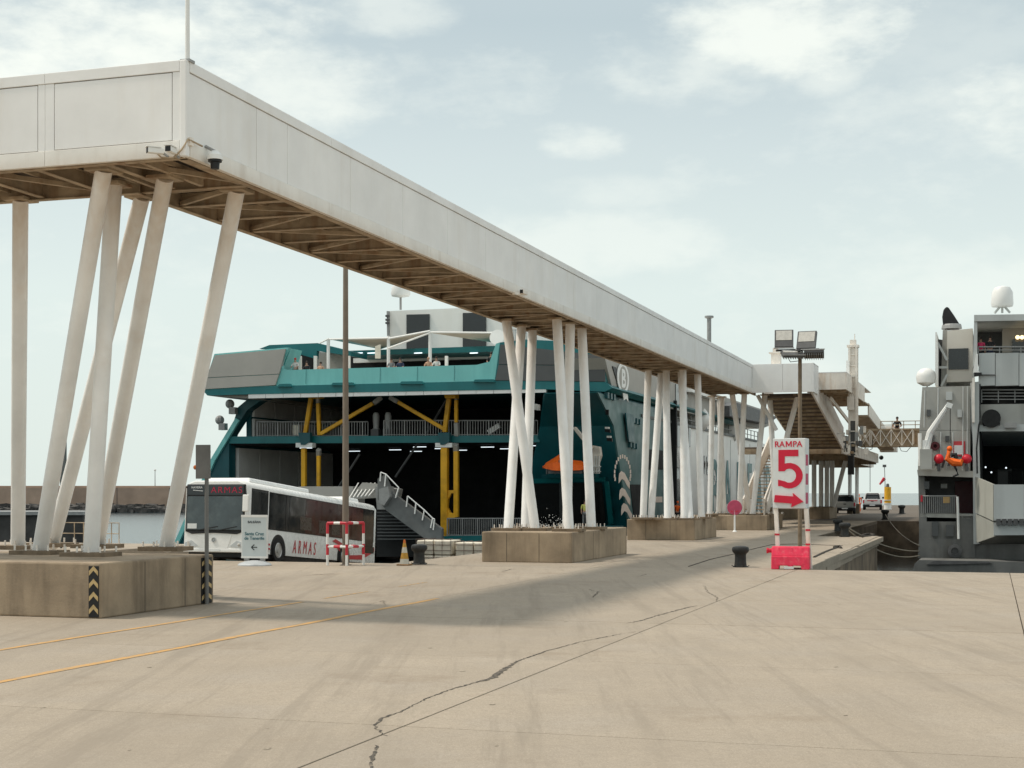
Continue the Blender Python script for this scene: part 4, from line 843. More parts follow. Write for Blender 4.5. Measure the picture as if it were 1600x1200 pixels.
def grail(x0, x1, yt, yb, s, n, mid=0):
    a, b, c, d = at_s(x0, yt, s), at_s(x1, yt, s), at_s(x0, yb, s), at_s(x1, yb, s)
    m = MB().tube(a, b, .045, n=5)
    for k in range(mid): m.tube(a.lerp(c, (k + 1) / (mid + 1)), b.lerp(d, (k + 1) / (mid + 1)), .03, n=5)
    rr = m.build('guard_rail', M['grey'], gy)
    for k in range(n + 1): f = k / n; MB().tube(a.lerp(b, f), c.lerp(d, f), .03, n=4).build('baluster', M['grey'], rr)
grail(1440, 1495, 775, 802, SG, 18); MB().tube(at_s(1496, 776, SG - .3), at_s(1498, 842, SG - .3), .075, n=8).build('white_stanchion', M['white2'], gy)
G('corner_column', [(1516, 598), (1530, 596), (1530, 690), (1534, 850), (1521, 850), (1520, 690)], 'shiplight', 2, SG - .5); G('cable_duct', [(1519, 590), (1523, 590), (1523, 660), (1519, 660)], 'rustwhite', .3, SG - .8)
# car-deck opening
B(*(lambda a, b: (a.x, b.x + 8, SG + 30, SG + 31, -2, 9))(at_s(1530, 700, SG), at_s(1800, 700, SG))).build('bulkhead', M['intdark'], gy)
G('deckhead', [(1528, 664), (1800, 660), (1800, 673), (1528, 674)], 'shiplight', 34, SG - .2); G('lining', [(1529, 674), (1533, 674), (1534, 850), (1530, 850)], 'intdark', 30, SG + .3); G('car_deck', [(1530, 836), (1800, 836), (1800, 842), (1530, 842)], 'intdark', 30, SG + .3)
for x, y in ((1540, 730), (1549, 738), (1572, 731)): q = at_s(x, y, SG + 14); MB().ball(q, .06, 8).build('deck_lamp', M['tube'], gy)
for k in range(5): q = at_s(1545 + k * 22, 752, SG + 16); MB().box(q.x - .8, q.x + .8, SG + 16, SG + 19, q.z - 1, q.z + .9).build('parked_load', M[('intdark', 'greydark', 'intdark', 'greydark', 'intdark')[k]], gy, bevel=.2)
# folded stern door / visor
v = [at_s(1524, 745, SG - 1.0), at_s(1552, 757, SG - 3.4), at_s(1552, 814, SG - 3.4), at_s(1524, 801, SG - 1.0)]; MB().prism(v, (.1, .3, 0)).build('door_wing', M['shiplight2'], gy)
v = [at_s(1524, 803, SG - 1.0), at_s(1552, 816, SG - 3.4), at_s(1554, 838, SG - 3.4), at_s(1526, 848, SG - 1.0)]; MB().prism(v, (.1, .3, 0)).build('door_wing', M['shiplight2'], gy)
for k in range(5): x0 = 1552.6 + k * 48; G('door_panel', [(x0, 757), (x0 + 47.4, 757.3), (x0 + 47.4, 814), (x0, 813.5)], 'shiplight', .35, SG - 3.5); G('door_panel', [(x0, 816.5), (x0 + 47.4, 816.7), (x0 + 47.4, 836), (x0, 836.5)], 'shiplight', .35, SG - 3.5)
G('door_core', [(1553, 757), (1790, 757), (1790, 836), (1553, 836)], 'shiph', .2, SG - 3.1)
MB().prism([at_s(1530, 838, SG - .9), at_s(1553, 836, SG - 3.2), at_s(1800, 838, SG - 3.2), at_s(1800, 850, SG - .9), at_s(1530, 850, SG - .9)], (0, .3, 0)).build('door_apron', M['shipdark'], gy)
# decks above the opening
G('mezzanine', [(1528, 632), (1800, 628), (1800, 661), (1528, 664)], 'shiph', 2, SG + .2); G('vent_recess', [(1530, 604), (1800, 600), (1800, 630), (1530, 632)], 'intdark', .3, SG + 1.5)
grail(1534, 1800, 609, 629, SG + .2, 10, 3); q = at_s(1549, 658, SG - .2)
MB().lathe(q + Vector((0, 0, .15)), [(0, .3), (.55, .3), (.55, 0), (.16, 0), (.16, -.05)], 18, (0, -1, 0)).build('hose_reel', M['rubber'], gy); MB().box(q.x - .5, q.x + .5, q.y, q.y + .4, q.z - .3, q.z + .1).build('reel_stand', M['rubber'], gy)
q = at_s(1579, 666, SG - .5); MB().box(q.x - .35, q.x + .35, q.y - .3, q.y + .2, q.z - .1, q.z + .2).build('floodlight', M['grey'], gy)
xs = [1529, 1555, 1592, 1640, 1700, 1800]
for a, b in zip(xs[:-1], xs[1:]): G('deck_panel', [(a + .6, 552), (b - .3, 551), (b - .3, 602), (a + .6, 603)], 'shiplight', .3, SG - .3)
G('panel_backing', [(1529, 553), (1800, 551), (1800, 602), (1529, 604)], 'darkgrey', 1, SG + .05); G('panel_ledge', [(1529, 585), (1555, 585), (1555, 586.5), (1529, 586.5)], 'darkgrey', .1, SG - .4)
G('deck_floor', [(1528, 552), (1800, 550), (1800, 553), (1528, 554)], 'shiph', 12, SG); grail(1529, 1800, 542, 552, SG, 8, 1)
G('rear_wall', [(1523, 508), (1800, 505), (1800, 552), (1523, 553)], 'greydark', .3, SG + 6); G('wall_panel', [(1566, 512), (1640, 510), (1640, 551), (1566, 551)], 'greypanel', .2, SG + 4); G('doorway', [(1582, 530), (1600, 530), (1600, 551), (1582, 551)], 'glass', .1, SG + 3.8)
for x in (1590, 1597, 1606): q = at_s(x, 527, SG + 3); MB().ball(q, .13, 8).build('deck_lamp', M['warmlamp'], gy)
G('top_deck', [(1522, 492), (1800, 488), (1800, 497), (1522, 502)], 'shiplight', 14, SG - .6); G('deck_pillar', [(1522, 501), (1527, 501), (1527, 553), (1520, 575)], 'shiplight', 1, SG - .5)
G('fin', [(1525, 553), (1528, 553), (1528, 578), (1531, 582), (1520, 582)], 'white2', .4, SG - .8); G('bracket', [(1522, 582), (1534, 582), (1534, 586), (1522, 588)], 'black', .5, SG - .9)
# funnel casing left of the decks
G('funnel_casing', [(1480, 517), (1520, 513), (1520, 596), (1479, 597)], 'shipcream', 14, SG + 4); G('casing_louvre', [(1482, 545), (1513, 544), (1513, 577), (1482, 577.5)], 'glass', .2, SG + 3.9)
G('casing_side', [(1473, 516), (1480, 515), (1480, 597), (1476, 605), (1470, 605)], 'shiph', 8, SG + 4.2); G('wing_wall', [(1466, 530), (1473, 531), (1474, 604), (1466, 604)], 'darkgrey', 7, SG + 5); G('wind_fin', [(1461.5, 519), (1463.5, 519), (1466, 545), (1466, 603), (1461, 602)], 'white2', 4, SG + 3)
for a, b in (((1465, 535), (1480, 563)), ((1466, 574), (1480, 574)), ((1471, 603), (1480, 585))): MB().bar(at_s(*a, SG + 3.5), at_s(*b, SG + 3.5), .14, .14, (0, 1, 0)).build('strut', M['shiplight'], gy)
q = at_s(1487, 514, SG + 6); MB().lathe(q, [(.65, 0), (.62, .2), (.58, .3)], 20).build('funnel_base', M['grey'], gy)
rg = MB(); n = 20; vs = []
for h, sh, rr in ((.2, 0, .62), (.9, .0, .66), (1.6, -.05, .6), (2.0, -.1, .5)):
    pass
for k in range(n):
    a = 2 * math.pi * k / n; x, y = .58 * math.cos(a), .58 * math.sin(a); top = 1.15 - x * 1.05 + .15 * math.cos(2 * a); vs += [(q.x + x, q.y + y, q.z + .3), (q.x + x * 1.05 - .08, q.y + y * 1.05, q.z + .3 + max(.2, top * .55)), (q.x + x * .95 - .14, q.y + y, q.z + .3 + max(.3, top))]
rg.add(vs, [(3 * k + j, 3 * ((k + 1) % n) + j, 3 * ((k + 1) % n) + j + 1, 3 * k + j + 1) for k in range(n) for j in range(2)] + [tuple(3 * k + 2 for k in range(n))]); G('funnel_cowl', [(1476.5, 514), (1473, 505), (1472, 495), (1474, 484), (1478.5, 479), (1482, 480), (1491, 493), (1498.5, 505), (1499, 513)], 'black', 1.1, SG + 5.6, bevel=.12)
q = at_s(1447, 592, SG + 2); MB().lathe(q + Vector((0, 0, -.45)), [(.2, 0), (.55, .2), (.62, .6), (.52, .9), (.3, 1.08), (0, 1.14)], 16).build('radar_dome', M['white2'], gy, smooth=True); MB().bar(q + Vector((0, 0, -.5)), q + Vector((.6, 0, -1.4)), .15, .2).build('dome_bracket', M['shiplight'], gy)
q = at_s(1566, 489, SG + 1); MB().lathe(q + Vector((0, 0, .35)), [(.2, 0), (.62, .04), (.66, .2), (.62, .9), (.45, 1.2), (0, 1.32)], 20).build('satellite_dome', M['white2'], gy, smooth=True)
for dx in (-.45, 0, .45): MB().tube(q + Vector((dx, 0, 0)), q + Vector((dx * .25, 0, .4)), .07).build('dome_leg', M['shiplight'], gy)
# crane with an orange hook block, buoys
b0 = at_s(1447, 702, SG - 1.2); cr = [at_s(1447, 702, SG - 1.2), at_s(1453, 676, SG - 1.2), at_s(1482, 632, SG - 1.6)]
MB().box(b0.x - .35, b0.x + .35, b0.y - .3, b0.y + .5, b0.z - 1.2, b0.z).build('crane_base', M['shiph'], gy); MB().path([b0, cr[1], cr[2]], [.24, .2, .12], 8).build('crane_arm', M['white2'], gy); MB().box(b0.x - .2, b0.x + .2, b0.y - .2, b0.y + .2, b0.z - .1, b0.z + .55).build('crane_head', M['white2'], gy)
MB().bar(cr[2] + Vector((-.12, 0, 0)), cr[2] + Vector((.22, 0, -.12)), .28, .3).build('crane_tip', M['white2'], gy)
hk = at_s(1486, 692, SG - 1.6); MB().tube(cr[2] + Vector((.1, 0, 0)), (cr[2].x + .1, hk.y, hk.z), .025, n=5).build('crane_wire', M['black'], gy)
MB().tube(at_s(1437, 677, SG - 1), at_s(1438, 728, SG - 1), .11, n=8).build('side_post', M['white2'], gy)
hb = thing('lifting_bridle', 'orange hook block and bundle hanging from the white ship crane', 'hook block', (hk.x, hk.y, hk.z - 1.8))
MB().ball(hk + Vector((-.08, 0, -.35)), .17, 10).build('hook_ball', M['orange'], hb, smooth=True); MB().path([hk + Vector((-.12, 0, -.45)), hk + Vector((-.2, 0, -.95)), hk + Vector((.15, 0, -1.15)), hk + Vector((.55, 0, -1.2)), hk + Vector((.65, 0, -1.0))], [.11, .2, .26, .22, .08], 8).build('bundle', M['orange'], hb, smooth=True)
MB().path([hk + Vector((.0, 0, -.75)), hk + Vector((.25, 0, -.7)), hk + Vector((.3, 0, -.95))], .14, 8).build('harness', M['black'], hb); MB().path([hk + Vector((.1, 0, -1.2)), hk + Vector((.3, 0, -1.6)), hk + Vector((.4, 0, -1.9)), hk + Vector((.1, 0, -2.0))], .07).build('strap', M['black'], hb)
for x, lab in ((1467, 'round red buoy left of the orange hook block on the grey ship'), (1510.5, 'round red buoy right of the orange hook block on the grey ship')):
    q = at_s(x, 717, SG - 1.2); o = thing('buoy', lab, 'buoy', (q.x, q.y, q.z - .3), group='red buoys on the grey ship'); MB().ball(q, .3, 16).build('float', M['buoy'], o, smooth=True); MB().tube(q + Vector((0, 0, -.3)), q + Vector((0, 0, -.75)), .1).build('stand', M['darkgrey'], o)
q = at_s(1498, 701, SG - .05); MB().box(q.x - .38, q.x + .38, SG - .1, SG - .02, q.z - .45, q.z + .45).build('notice_frame', M['busred'], gy); B(q.x - .26, q.x + .26, SG - .13, SG - .1, q.z - .35, q.z + .2).build('notice_face', M['signwhite'], gy)
for k in range(5): x = 1462 + k * 10; q = at_s(x, 728 + (k % 2) * 3, SG - .8); MB().bar(q, q + Vector((.15, 0, .5)), .12, .14).build('deck_gear', M['darkgrey'], gy)
for x, y0, y1 in ((1445, 610, 668), (1466, 606, 668), (1470, 675, 735), (1505, 604, 735), (1512, 604, 735), (1489, 676, 730)): MB().tube(at_s(x, y0, SG - .1), at_s(x - 1, y1, SG - .1), .045, n=6).build('pipe', M['shiplight'], gy)
for x0, y0, x1, y1, mt in ((1478, 612, 1488, 625, 'shiplight'), (1448, 640, 1454, 650, 'greydark'), (1496, 640, 1503, 652, 'shiplight'), (1452, 680, 1460, 688, 'darkgrey'), (1477, 681, 1483, 690, 'greydark'), (1508, 712, 1514, 730, 'shiplight'), (1444, 752, 1452, 764, 'greydark'), (1456, 815, 1466, 838, 'greydark'), (1478, 820, 1490, 838, 'greydark')): G('deck_box', [(x0, y0), (x1, y0), (x1, y1), (x0, y1)], mt, .25, SG - .2)
for k in range(9):
    x = 1446 + k * 8.3; MB().tube(at_s(x, 733, SG - .3), at_s(x, 722, SG - .3), .03, n=5).build('rail_post', M['grey'], gy)
MB().tube(at_s(1444, 722, SG - .3), at_s(1514, 723, SG - .3), .03, n=5).build('rail', M['grey'], gy)
for k in range(6): q = at_s(1560 + k * 9, 815.5, SG - 3.6); MB().box(q.x - .12, q.x + .12, SG - 3.75, SG - 3.5, q.z - .18, q.z + .18).build('door_hinge', M['darkgrey'], gy)
MB().path([at_s(1531, 600, SG - .4), at_s(1531, 650, SG - .4), at_s(1526, 700, SG - .7), at_s(1527, 740, SG - .8)], .05).build('cable', M['black'], gy)
q = at_s(1461, 697, SG - .1); MB().lathe(q, [(.28, 0), (.28, .1), (.12, .1), (.1, 0)], 14, (0, -1, 0)).build('life_ring', M['doorred'], gy)
# ================================================================== BUS
pitch = Matrix.Rotation(math.radians(-4.6), 4, 'X')
bu = thing('city_bus', 'white city bus with red lettering climbing the ramp from the ferry', 'bus', (-25.15, 47.55, 0), local=True, extra=pitch)
W, LB, HB = 2.5, 11.8, 2.86
prof = [(-W, .30), (-W, 2.62), (-W + .12, 2.78), (-W + .35, HB), (-.35, HB), (-.12, 2.78), (0, 2.62), (0, .30)]     # (x, z) cross-section
m = MB(); st_ = [(0.0, .04), (.10, 0.0), (LB - .1, 0), (LB, .05)]; vs = []
for y, ins in st_:
    for x, z in prof: vs.append((x + (ins if x < -W / 2 else -ins), y, z - (ins * 1.2 if z > 2 else 0)))
n = len(prof); fs = [tuple(range(n)), tuple(3 * n + k for k in range(n - 1, -1, -1))] + [(i * n + k, i * n + (k + 1) % n, (i + 1) * n + (k + 1) % n, (i + 1) * n + k) for i in range(3) for k in range(n)]
m.add(vs, fs).build('body', M['bus'], bu, smooth=True)
MB().box(-W + .1, -.08, .25, LB - .2, .12, .31).build('underbody', M['black'], bu)
MB().prism([(-W + .3, .7, HB - .02), (-.3, .7, HB - .02), (-.42, .9, HB + .17), (-W + .42, .9, HB + .17)], (0, 5.0, 0)).build('roof_unit', M['bus'], bu, bevel=.05)
MB().prism([(-W + .5, 9.4, HB - .02), (-.4, 9.4, HB - .02), (-.5, 9.5, HB + .16), (-W + .6, 9.5, HB + .16)], (0, 1.4, 0)).build('roof_hatch', M['bus'], bu, bevel=.05)
fr = B(-W + .07, -.07, -.03, .06, 1.02, 2.72).build('front_mask', M['black'], bu, bevel=.04)
B(-W + .13, -.13, -.05, -.028, 1.08, 2.28).build('windscreen', M['windshield'], bu, bevel=.015)
B(-W + .13, -.13, -.05, -.028, 2.33, 2.68).build('destination_display', M['glass'], bu)
txt('display_text', 'ARMAS', M['led'], bu, .32, (-.80, -.056, 2.40), (1, 0, 0), (0, 0, 1), off=-.002, sx=1.1, spacing=1.2)
txt('display_text', 'NAVIERA', M['signwhite'], bu, .11, (-2.0, -.056, 2.56), (1, 0, 0), (0, 0, 1)); MB().bar((-2.15, -.056, 2.5), (-1.75, -.056, 2.47), .012, .02).build('display_line', M['signwhite'], bu)
MB().prism([(-W + .07, -.04, 1.03), (-.07, -.04, 1.03), (-.35, -.04, .93), (-W / 2, -.04, .97), (-W + .35, -.04, .93)], (0, .05, 0)).build('wiper_cowl', M['black'], bu)
for x0, x1 in ((-1.95, -1.1), (-1.1, -.35)): MB().bar((x0, -.07, 1.05), (x1, -.07, 1.2), .02, .03).build('wiper', M['black'], bu)
for sx in (0, 1):
    f = (lambda x: -x) if sx else (lambda x: x - W)
    MB().prism([(f(.08), -.02, .62), (f(.35), -.02, .70), (f(.62), -.02, .50), (f(.30), -.02, .46), (f(.08), -.02, .46)], (0, .06, 0)).build('headlight', M['alu'], bu); MB().ball((f(.25), -.02, .55), .06, 8).build('lamp', M['lamp'], bu)
MB().prism([(-W + .55, -.015, .9), (-.55, -.015, .9), (-.7, -.015, .42), (-W + .7, -.015, .42)], (0, .03, 0)).build('grille_panel', M['bus'], bu, bevel=.01)
B(-W + .02, -.02, -.03, .1, .28, .42).build('bumper', M['bus'], bu, bevel=.03); MB().lathe((-W / 2, -.03, .72), [(.09, 0), (.09, .02), (.075, .02), (.075, 0)], 18, (0, -1, 0)).build('badge', M['alu'], bu)
B(-W / 2 - .26, -W / 2 + .26, -.045, -.03, .31, .40).build('number_plate', M['signwhite'], bu)
B(-2.32, -1.95, -.056, -.05, 1.12, 1.3).build('windscreen_reflection', M['signwhite'], bu)  # pale window reflection painted on the glass as a flat panel
# right side
B(-.03, .012, .32, 1.62, .36, 2.6).build('front_door', M['black'], bu)
for y0, y1 in ((.38, .95), (1.0, 1.56)): B(.01, .022, y0, y1, .95, 2.52).build('door_glass', M['glass'], bu, bevel=.01)
B(.01, .018, .35, 1.6, .36, .92).build('door_skin', M['bus'], bu)
B(-.03, .010, 1.7, LB - .3, 1.2, 2.58).build('window_band', M['black'], bu)
ys = [1.74, 3.05, 3.35, 4.75, 6.2, 7.65, 9.1, 10.3, 11.45]
for k, (a, b) in enumerate(zip(ys[:-1], ys[1:])): B(.01, .02, a + .015, b - .015, 1.22 if k < 7 else .98, 2.55).build('side_window', M['redglass' if 3 <= k <= 6 else 'glass'], bu)
for y, z, w, h, mt in ((6.0, 1.3, .9, .5, 'wintan'), (4.3, 1.35, 1.0, .5, 'wintan'), (7.2, 1.3, .8, .6, 'wintan')): B(.02, .024, y, y + w, z, z + h).build('window_film', M[mt], bu)
B(.01, .02, 10.3, 11.55, .72, 1.0).build('rear_glass', M['glass'], bu)
txt('side_lettering', 'ARMAS', M['busred'], bu, .72, (.016, 3.75, .43), (0, 1, 0), (0, 0, 1), off=-.002, shear=.18, sx=.60, spacing=1.75, align='LEFT')
MB().prism([(.012, 7.6, .85), (.012, 9.0, .55), (.012, 10.4, .62), (.012, 11.6, .98), (.012, 11.6, .80), (.012, 10.3, .42), (.012, 8.8, .38)], (.006, 0, 0)).build('red_swoosh', M['busred'], bu)
MB().prism([(.012, 7.3, 1.05), (.012, 8.6, .80), (.012, 9.2, .85), (.012, 8.5, .95), (.012, 7.6, 1.15)], (.006, 0, 0)).build('red_swoosh', M['busred'], bu)
for y in (2.55, 8.45):
    ar = MB(); pts = [(.013, y + .62 * math.cos(a), .46 + .60 * math.sin(a)) for a in [math.pi * k / 14 for k in range(15)]] + [(.013, y - .62, .3), (.013, y + .62, .3)]
    ar.prism([(.004, p[1], p[2]) for p in pts], (-.03, 0, 0)); ar.build('wheel_arch', M['black'], bu)
    for x in (-.10, -W + .10):
        sd = 1 if x > -1 else -1
        wh = MB().lathe((x, y, .47), [(.30, -.13), (.45, -.13), (.47, -.08), (.47, .10), (.45, .14), (.31, .14), (.28, .1)], 28, (sd, 0, 0)).build('wheel', M['rubber'], bu, smooth=True)
        MB().lathe((x, y, .47), [(.29, .12), (.26, .14), (.22, .07), (.12, .06), (.11, .14), (0, .14)], 24, (sd, 0, 0)).build('rim', M['alu'], wh, smooth=True)
        mm = MB()
        for k in range(10): a = 2 * math.pi * k / 10; mm.tube((x + sd * .06, y + .18 * math.cos(a), .47 + .18 * math.sin(a)), (x + sd * .11, y + .18 * math.cos(a), .47 + .18 * math.sin(a)), .018, n=6)
        mm.build('wheel_nuts', M['darkgrey'], wh, kind='stuff')
for y, z in ((1.75, .62), (1.75, .46)): B(.01, .02, y, y + .12, z, z + .07).build('side_marker', M['red'], bu)
MB().path([(-.1, .05, 2.62), (.06, -.28, 2.58), (.12, -.3, 2.3)], .025).build('mirror_arm', M['black'], bu); B(.0, .24, -.36, -.26, 1.72, 2.32).build('mirror', M['bus'], bu, bevel=.03)
MB().path([(-W + .1, .05, 2.62), (-W - .1, -.28, 2.55), (-W - .15, -.3, 2.3)], .025).build('mirror_arm', M['black'], bu); B(-W - .26, -W - .06, -.36, -.26, 1.75, 2.3).build('mirror', M['black'], bu, bevel=.03)
B(-W + .1, -.1, LB, LB + .04, .5, 2.6).build('rear_panel', M['bus'], bu)

# ================================================================== SIGNS AND STREET FURNITURE ON THE QUAY
# ramp sign box on two legs in a water-filled barrier
p = gp(1237, 889); rs = thing('ramp_sign', 'tall white sign box reading RAMPA 5 with a red arrow, on two legs', 'sign', tuple(p), rz=-.12, local=True)
sf = 46.1 / F * 1.0
zt, zb = 2.4 + (770 - 683) * sf, 2.4 - (795 - 770) * sf
B(-.60, .44, -.02, .48, zb, zt).build('sign_box', M['signwhite'], rs, bevel=.02)
zr = zt - .27
txt('sign_text', 'RA', M['signred'], rs, .262, (-.215, -.026, zr), (1, 0, 0), (0, 0, 1), off=.003, align='RIGHT'); txt('sign_text', 'PA', M['signred'], rs, .262, (.035, -.026, zr), (1, 0, 0), (0, 0, 1), off=.003, align='LEFT')
MB().prism([(x - .185, -.024, zr + z) for x, z in ((0, 0), (.035, 0), (.035, .115), (.085, .02), (.11, .02), (.16, .115), (.16, 0), (.195, 0), (.195, .183), (.155, .183), (.0975, .075), (.04, .183), (0, .183))], (0, -.004, 0)).build('sign_letter', M['signred'], rs)
def five(P): return [(x, z) for x, z in P]
# digit five drawn as an outline
pts = [(-.33, 1.32), (.31, 1.32), (.31, 1.10), (-.10, 1.10), (-.12, .86)]
o_c, i_c = (.02, .44), (.02, .44); outer = []; inner = []
for k in range(17):
    a = math.radians(118 - k * (118 + 142) / 16); outer.append((.02 + .43 * math.cos(a), .45 + .43 * math.sin(a) * 1.0)); inner.append((.02 + .215 * math.cos(a), .45 + .235 * math.sin(a)))
top = [(-.33, 1.32), (.31, 1.32), (.31, 1.10), (-.12, 1.10), (-.13, .855)]
a0 = outer[0]
verts = top + [p for p in outer[1:-1]] + [(-.34, .10), (-.34, .32)] + inner[-2::-1] + [(-.13, .60), (-.33, .60)]
z5 = zt - .36 - 1.32 * .94
MB().prism([(x - .09, -.024, z5 + z * .94) for x, z in verts], (0, -.004, 0)).build('sign_digit', M['signred'], rs)
za = zb - .01
ar = [(-.47, .28), (.16, .28), (.14, .44), (.42, .12), (.10, -.06), (.12, .03), (-.47, .08)]
ar = [(-.46, .52), (.13, .47), (.11, .60), (.44, .27), (.06, .06), (.08, .20), (-.49, .25)]
MB().prism([(x - .08 + .02, -.024, za + z * .83) for x, z in ar], (0, -.05, 0)).build('sign_arrow', M['signred'], rs)
B(.44, .443, .02, .34, zb + .15, zb + .5).build('side_sticker', M['magenta'], rs); B(.44, .443, .02, .34, zb + .75, zb + 1.1).build('side_sticker', M['magenta'], rs); B(.44, .443, .02, .34, zb + 1.35, zb + 1.7).build('side_sticker', M['magenta'], rs)
MB().bar((-.46, .1, .45), (-.53, .1, zb), .12, .1, (0, 1, 0)).build('leg', M['rustwhite'], rs); MB().bar((.56, .1, 0), (.44, .1, zb), .13, .1, (0, 1, 0)).build('leg', M['rustwhite'], rs)
for z in (.62, 1.05): B(-.56, -.4, .045, .05, z, z + .06).build('tape_band', M['red'], rs)
for z in (.75, 1.2): B(.43, .58, .04, .045, z, z + .06).build('tape_band', M['red'], rs)
B(-.52, .5, .14, .3, zb - .02, zb + .02).build('bottom_rail', M['grey'], rs)
wb = thing('water_barrier', 'bright sun-faded red plastic barrier block at the foot of the ramp sign', 'barrier', tuple(p + Vector((0, -.12, 0))), rz=.06, local=True)
mm = MB(); mm.prism([(-.60, -.30, .0), (-.36, -.30, 0), (-.36, -.30, .12), (-.08, -.30, .12), (-.08, -.30, 0), (.06, -.30, 0), (.06, -.30, .12), (.32, -.30, .12), (.32, -.30, 0), (.58, -.30, 0), (.58, -.28, .42), (-.60, -.28, .42)], (0, .5, 0)); mm.build('base', M['pinkred'], wb, bevel=.03)
MB().prism([(-.60, -.26, .40), (-.60, .16, .40), (-.60, .06, .72), (-.60, -.14, .72)], (1.18, 0, 0)).build('upper_body', M['pinkred'], wb, bevel=.04)
for x in (-.38, 0.02, .34): MB().prism([(x - .05, -.30, .2), (x + .05, -.30, .2), (x + .04, -.17, .68), (x - .04, -.17, .68)], (0, .06, 0)).build('rib', M['pinkred'], wb, bevel=.015)
MB().lathe((-.60, -.04, .58), [(.07, 0), (.07, .1), (.09, .11), (.09, .16), (0, .17)], 12, (-1, 0, 0)).build('coupling', M['signred'], wb)
B(-.2, .1, -.315, -.305, .02, .1).build('label_sticker', M['signwhite'], wb)
# red and white pipe guard round the lamp post
q = gp(540, 883); gd = thing('pipe_guard', 'red and white striped pipe guard around the lamp post by the bus', 'guard', tuple(q), local=True)
def striped(name, a, b, r, n, first=0):
    a, b = Vector(a), Vector(b); o = MB().tube(a, b, r, n=12).build(name, M['white2'], gd, smooth=True)
    for k in range(n):
        if (k + first) % 2 == 0: MB().tube(a.lerp(b, k / n), a.lerp(b, (k + 1) / n), r + .004, n=12).build('red_band', M['red'], o, smooth=True)
hx, hy, hh = .47, .40, 1.40
for i, (x, y) in enumerate(((-hx, -hy), (.22, -hy), (-.22 + .03, hy), (hx, hy))):
    striped('post', (x, y, 0), (x, y, hh), .044, 4, 1)
cn = [(-hx, -hy), (.22, -hy), (hx, hy), (-.19, hy)]
for z, f in ((hh, 0), (.62, 1)):
    for i in range(4):
        striped('rail', (*cn[i], z), (*cn[(i + 1) % 4], z), .042, 3, f)
lpst = thing('lamp_post', 'tall tapering grey lamp post standing inside the red and white guard', 'lamp post', tuple(q), local=True)
MB().lathe((0, 0, 0), [(.2, 0), (.2, .02), (.115, .03), (.11, 1.2), (.085, 9.5), (.075, 10.6), (0, 10.6)], 16).build('pole', M['polegrey'], lpst, smooth=True); MB().bar((0, 0, 10.5), (1.1, 0, 10.62), .07, .07).build('arm', M['grey'], lpst); B(.9, 1.5, -.14, .14, 10.55, 10.68).build('lantern', M['grey'], lpst)
# free-standing direction board
q = gp(398, 883.5); asg = thing('direction_board', 'white free-standing poster board pointing to Santa Cruz de Tenerife', 'sign', tuple(q), rz=.10, local=True)
bd = B(-.46, .46, -.03, .03, .24, 1.66).build('board', M['signwhite'], asg, bevel=.01)
B(-.42, .42, -.036, -.03, .31, 1.58).build('poster', M['poster'], bd); B(-.46, .46, -.045, -.02, 1.60, 1.67).build('top_clamp', M['white2'], bd); B(-.46, .46, -.045, -.02, .24, .30).build('bottom_clamp', M['white2'], bd)
txt('poster_text', 'BALEÀRIA', M['ink'], bd, .105, (0, -.04, 1.40), off=.002); txt('poster_text', 'Santa Cruz', M['inkteal'], bd, .15, (0, -.04, 1.0), off=.003); txt('poster_text', 'de Tenerife', M['inkteal'], bd, .15, (0, -.04, .85), off=.003)
MB().bar((-.08, -.04, .60), (.1, -.04, .60), .012, .03).bar((-.1, -.04, .60), (-.0, -.04, .69), .012, .03).bar((-.1, -.04, .60), (-.0, -.04, .51), .012, .03).build('poster_arrow', M['ink'], bd)
MB().lathe((0, 0, 0), [(.56, 0), (.56, .03), (.50, .08), (.32, .14), (.12, .17), (0, .17)], 24).build('water_base', M['basegrey'], asg, smooth=True); MB().box(-.36, -.2, -.04, .04, .16, .26).box(.2, .36, -.04, .04, .16, .26).build('hinge', M['grey'], asg)
# traffic cone
q = gp(632, 883.5); cn_ = thing('traffic_cone', 'worn white and yellow-orange traffic cone by the quay edge', 'cone', tuple(q), local=True)
B(-.21, .21, -.21, .21, 0, .05).build('base', M['conebrown'], cn_, bevel=.02)
zz = [.05, .22, .42, .60, .74, .86]; rr_ = [.16, .135, .10, .07, .045, .028]
for k in range(5): MB().lathe((0, 0, 0), [(rr_[k], zz[k]), (rr_[k + 1], zz[k + 1])], 16).build('band', M[('cream2', 'coneyellow', 'cream2', 'coneyellow', 'coneorange')[k]], cn_, smooth=True)
# bollards
def bollard(label, q, sc_=1.0, first=[None]):
    if first[0] is None:
        o = thing('bollard', label, 'bollard', tuple(q), local=True, group='mooring bollards on the quay')
        MB().lathe((0, 0, 0), [(.25, 0), (.25, .03), (.20, .05), (.185, .2), (.18, .38), (.20, .44), (.25, .48), (.275, .53), (.275, .60), (.25, .65), (.15, .68), (0, .69)], 24).build('iron_post', M['bollard'], o, smooth=True)
        mm = MB()
        for k in range(6): a = math.pi * k / 3; mm.tube((.27 * math.cos(a), .27 * math.sin(a), .03), (.27 * math.cos(a), .27 * math.sin(a), .06), .02, n=6)
        mm.build('bolts', M['rubber'], o, kind='stuff'); first[0] = o; return o
    return dup(first[0], q, label=label, scale=sc_ if sc_ != 1 else None)
bollard('black mushroom bollard left of the ramp sign', gp(1157, 886)); bollard('black mushroom bollard between the traffic cone and the middle plinth', gp(655, 882))
bl3 = gp(1320, 839); bollard('black bollard on the pier holding the mooring lines', bl3, 1.15)
bollard('low dark bollard behind the one with mooring lines', gp(1309, 830), 1.1)
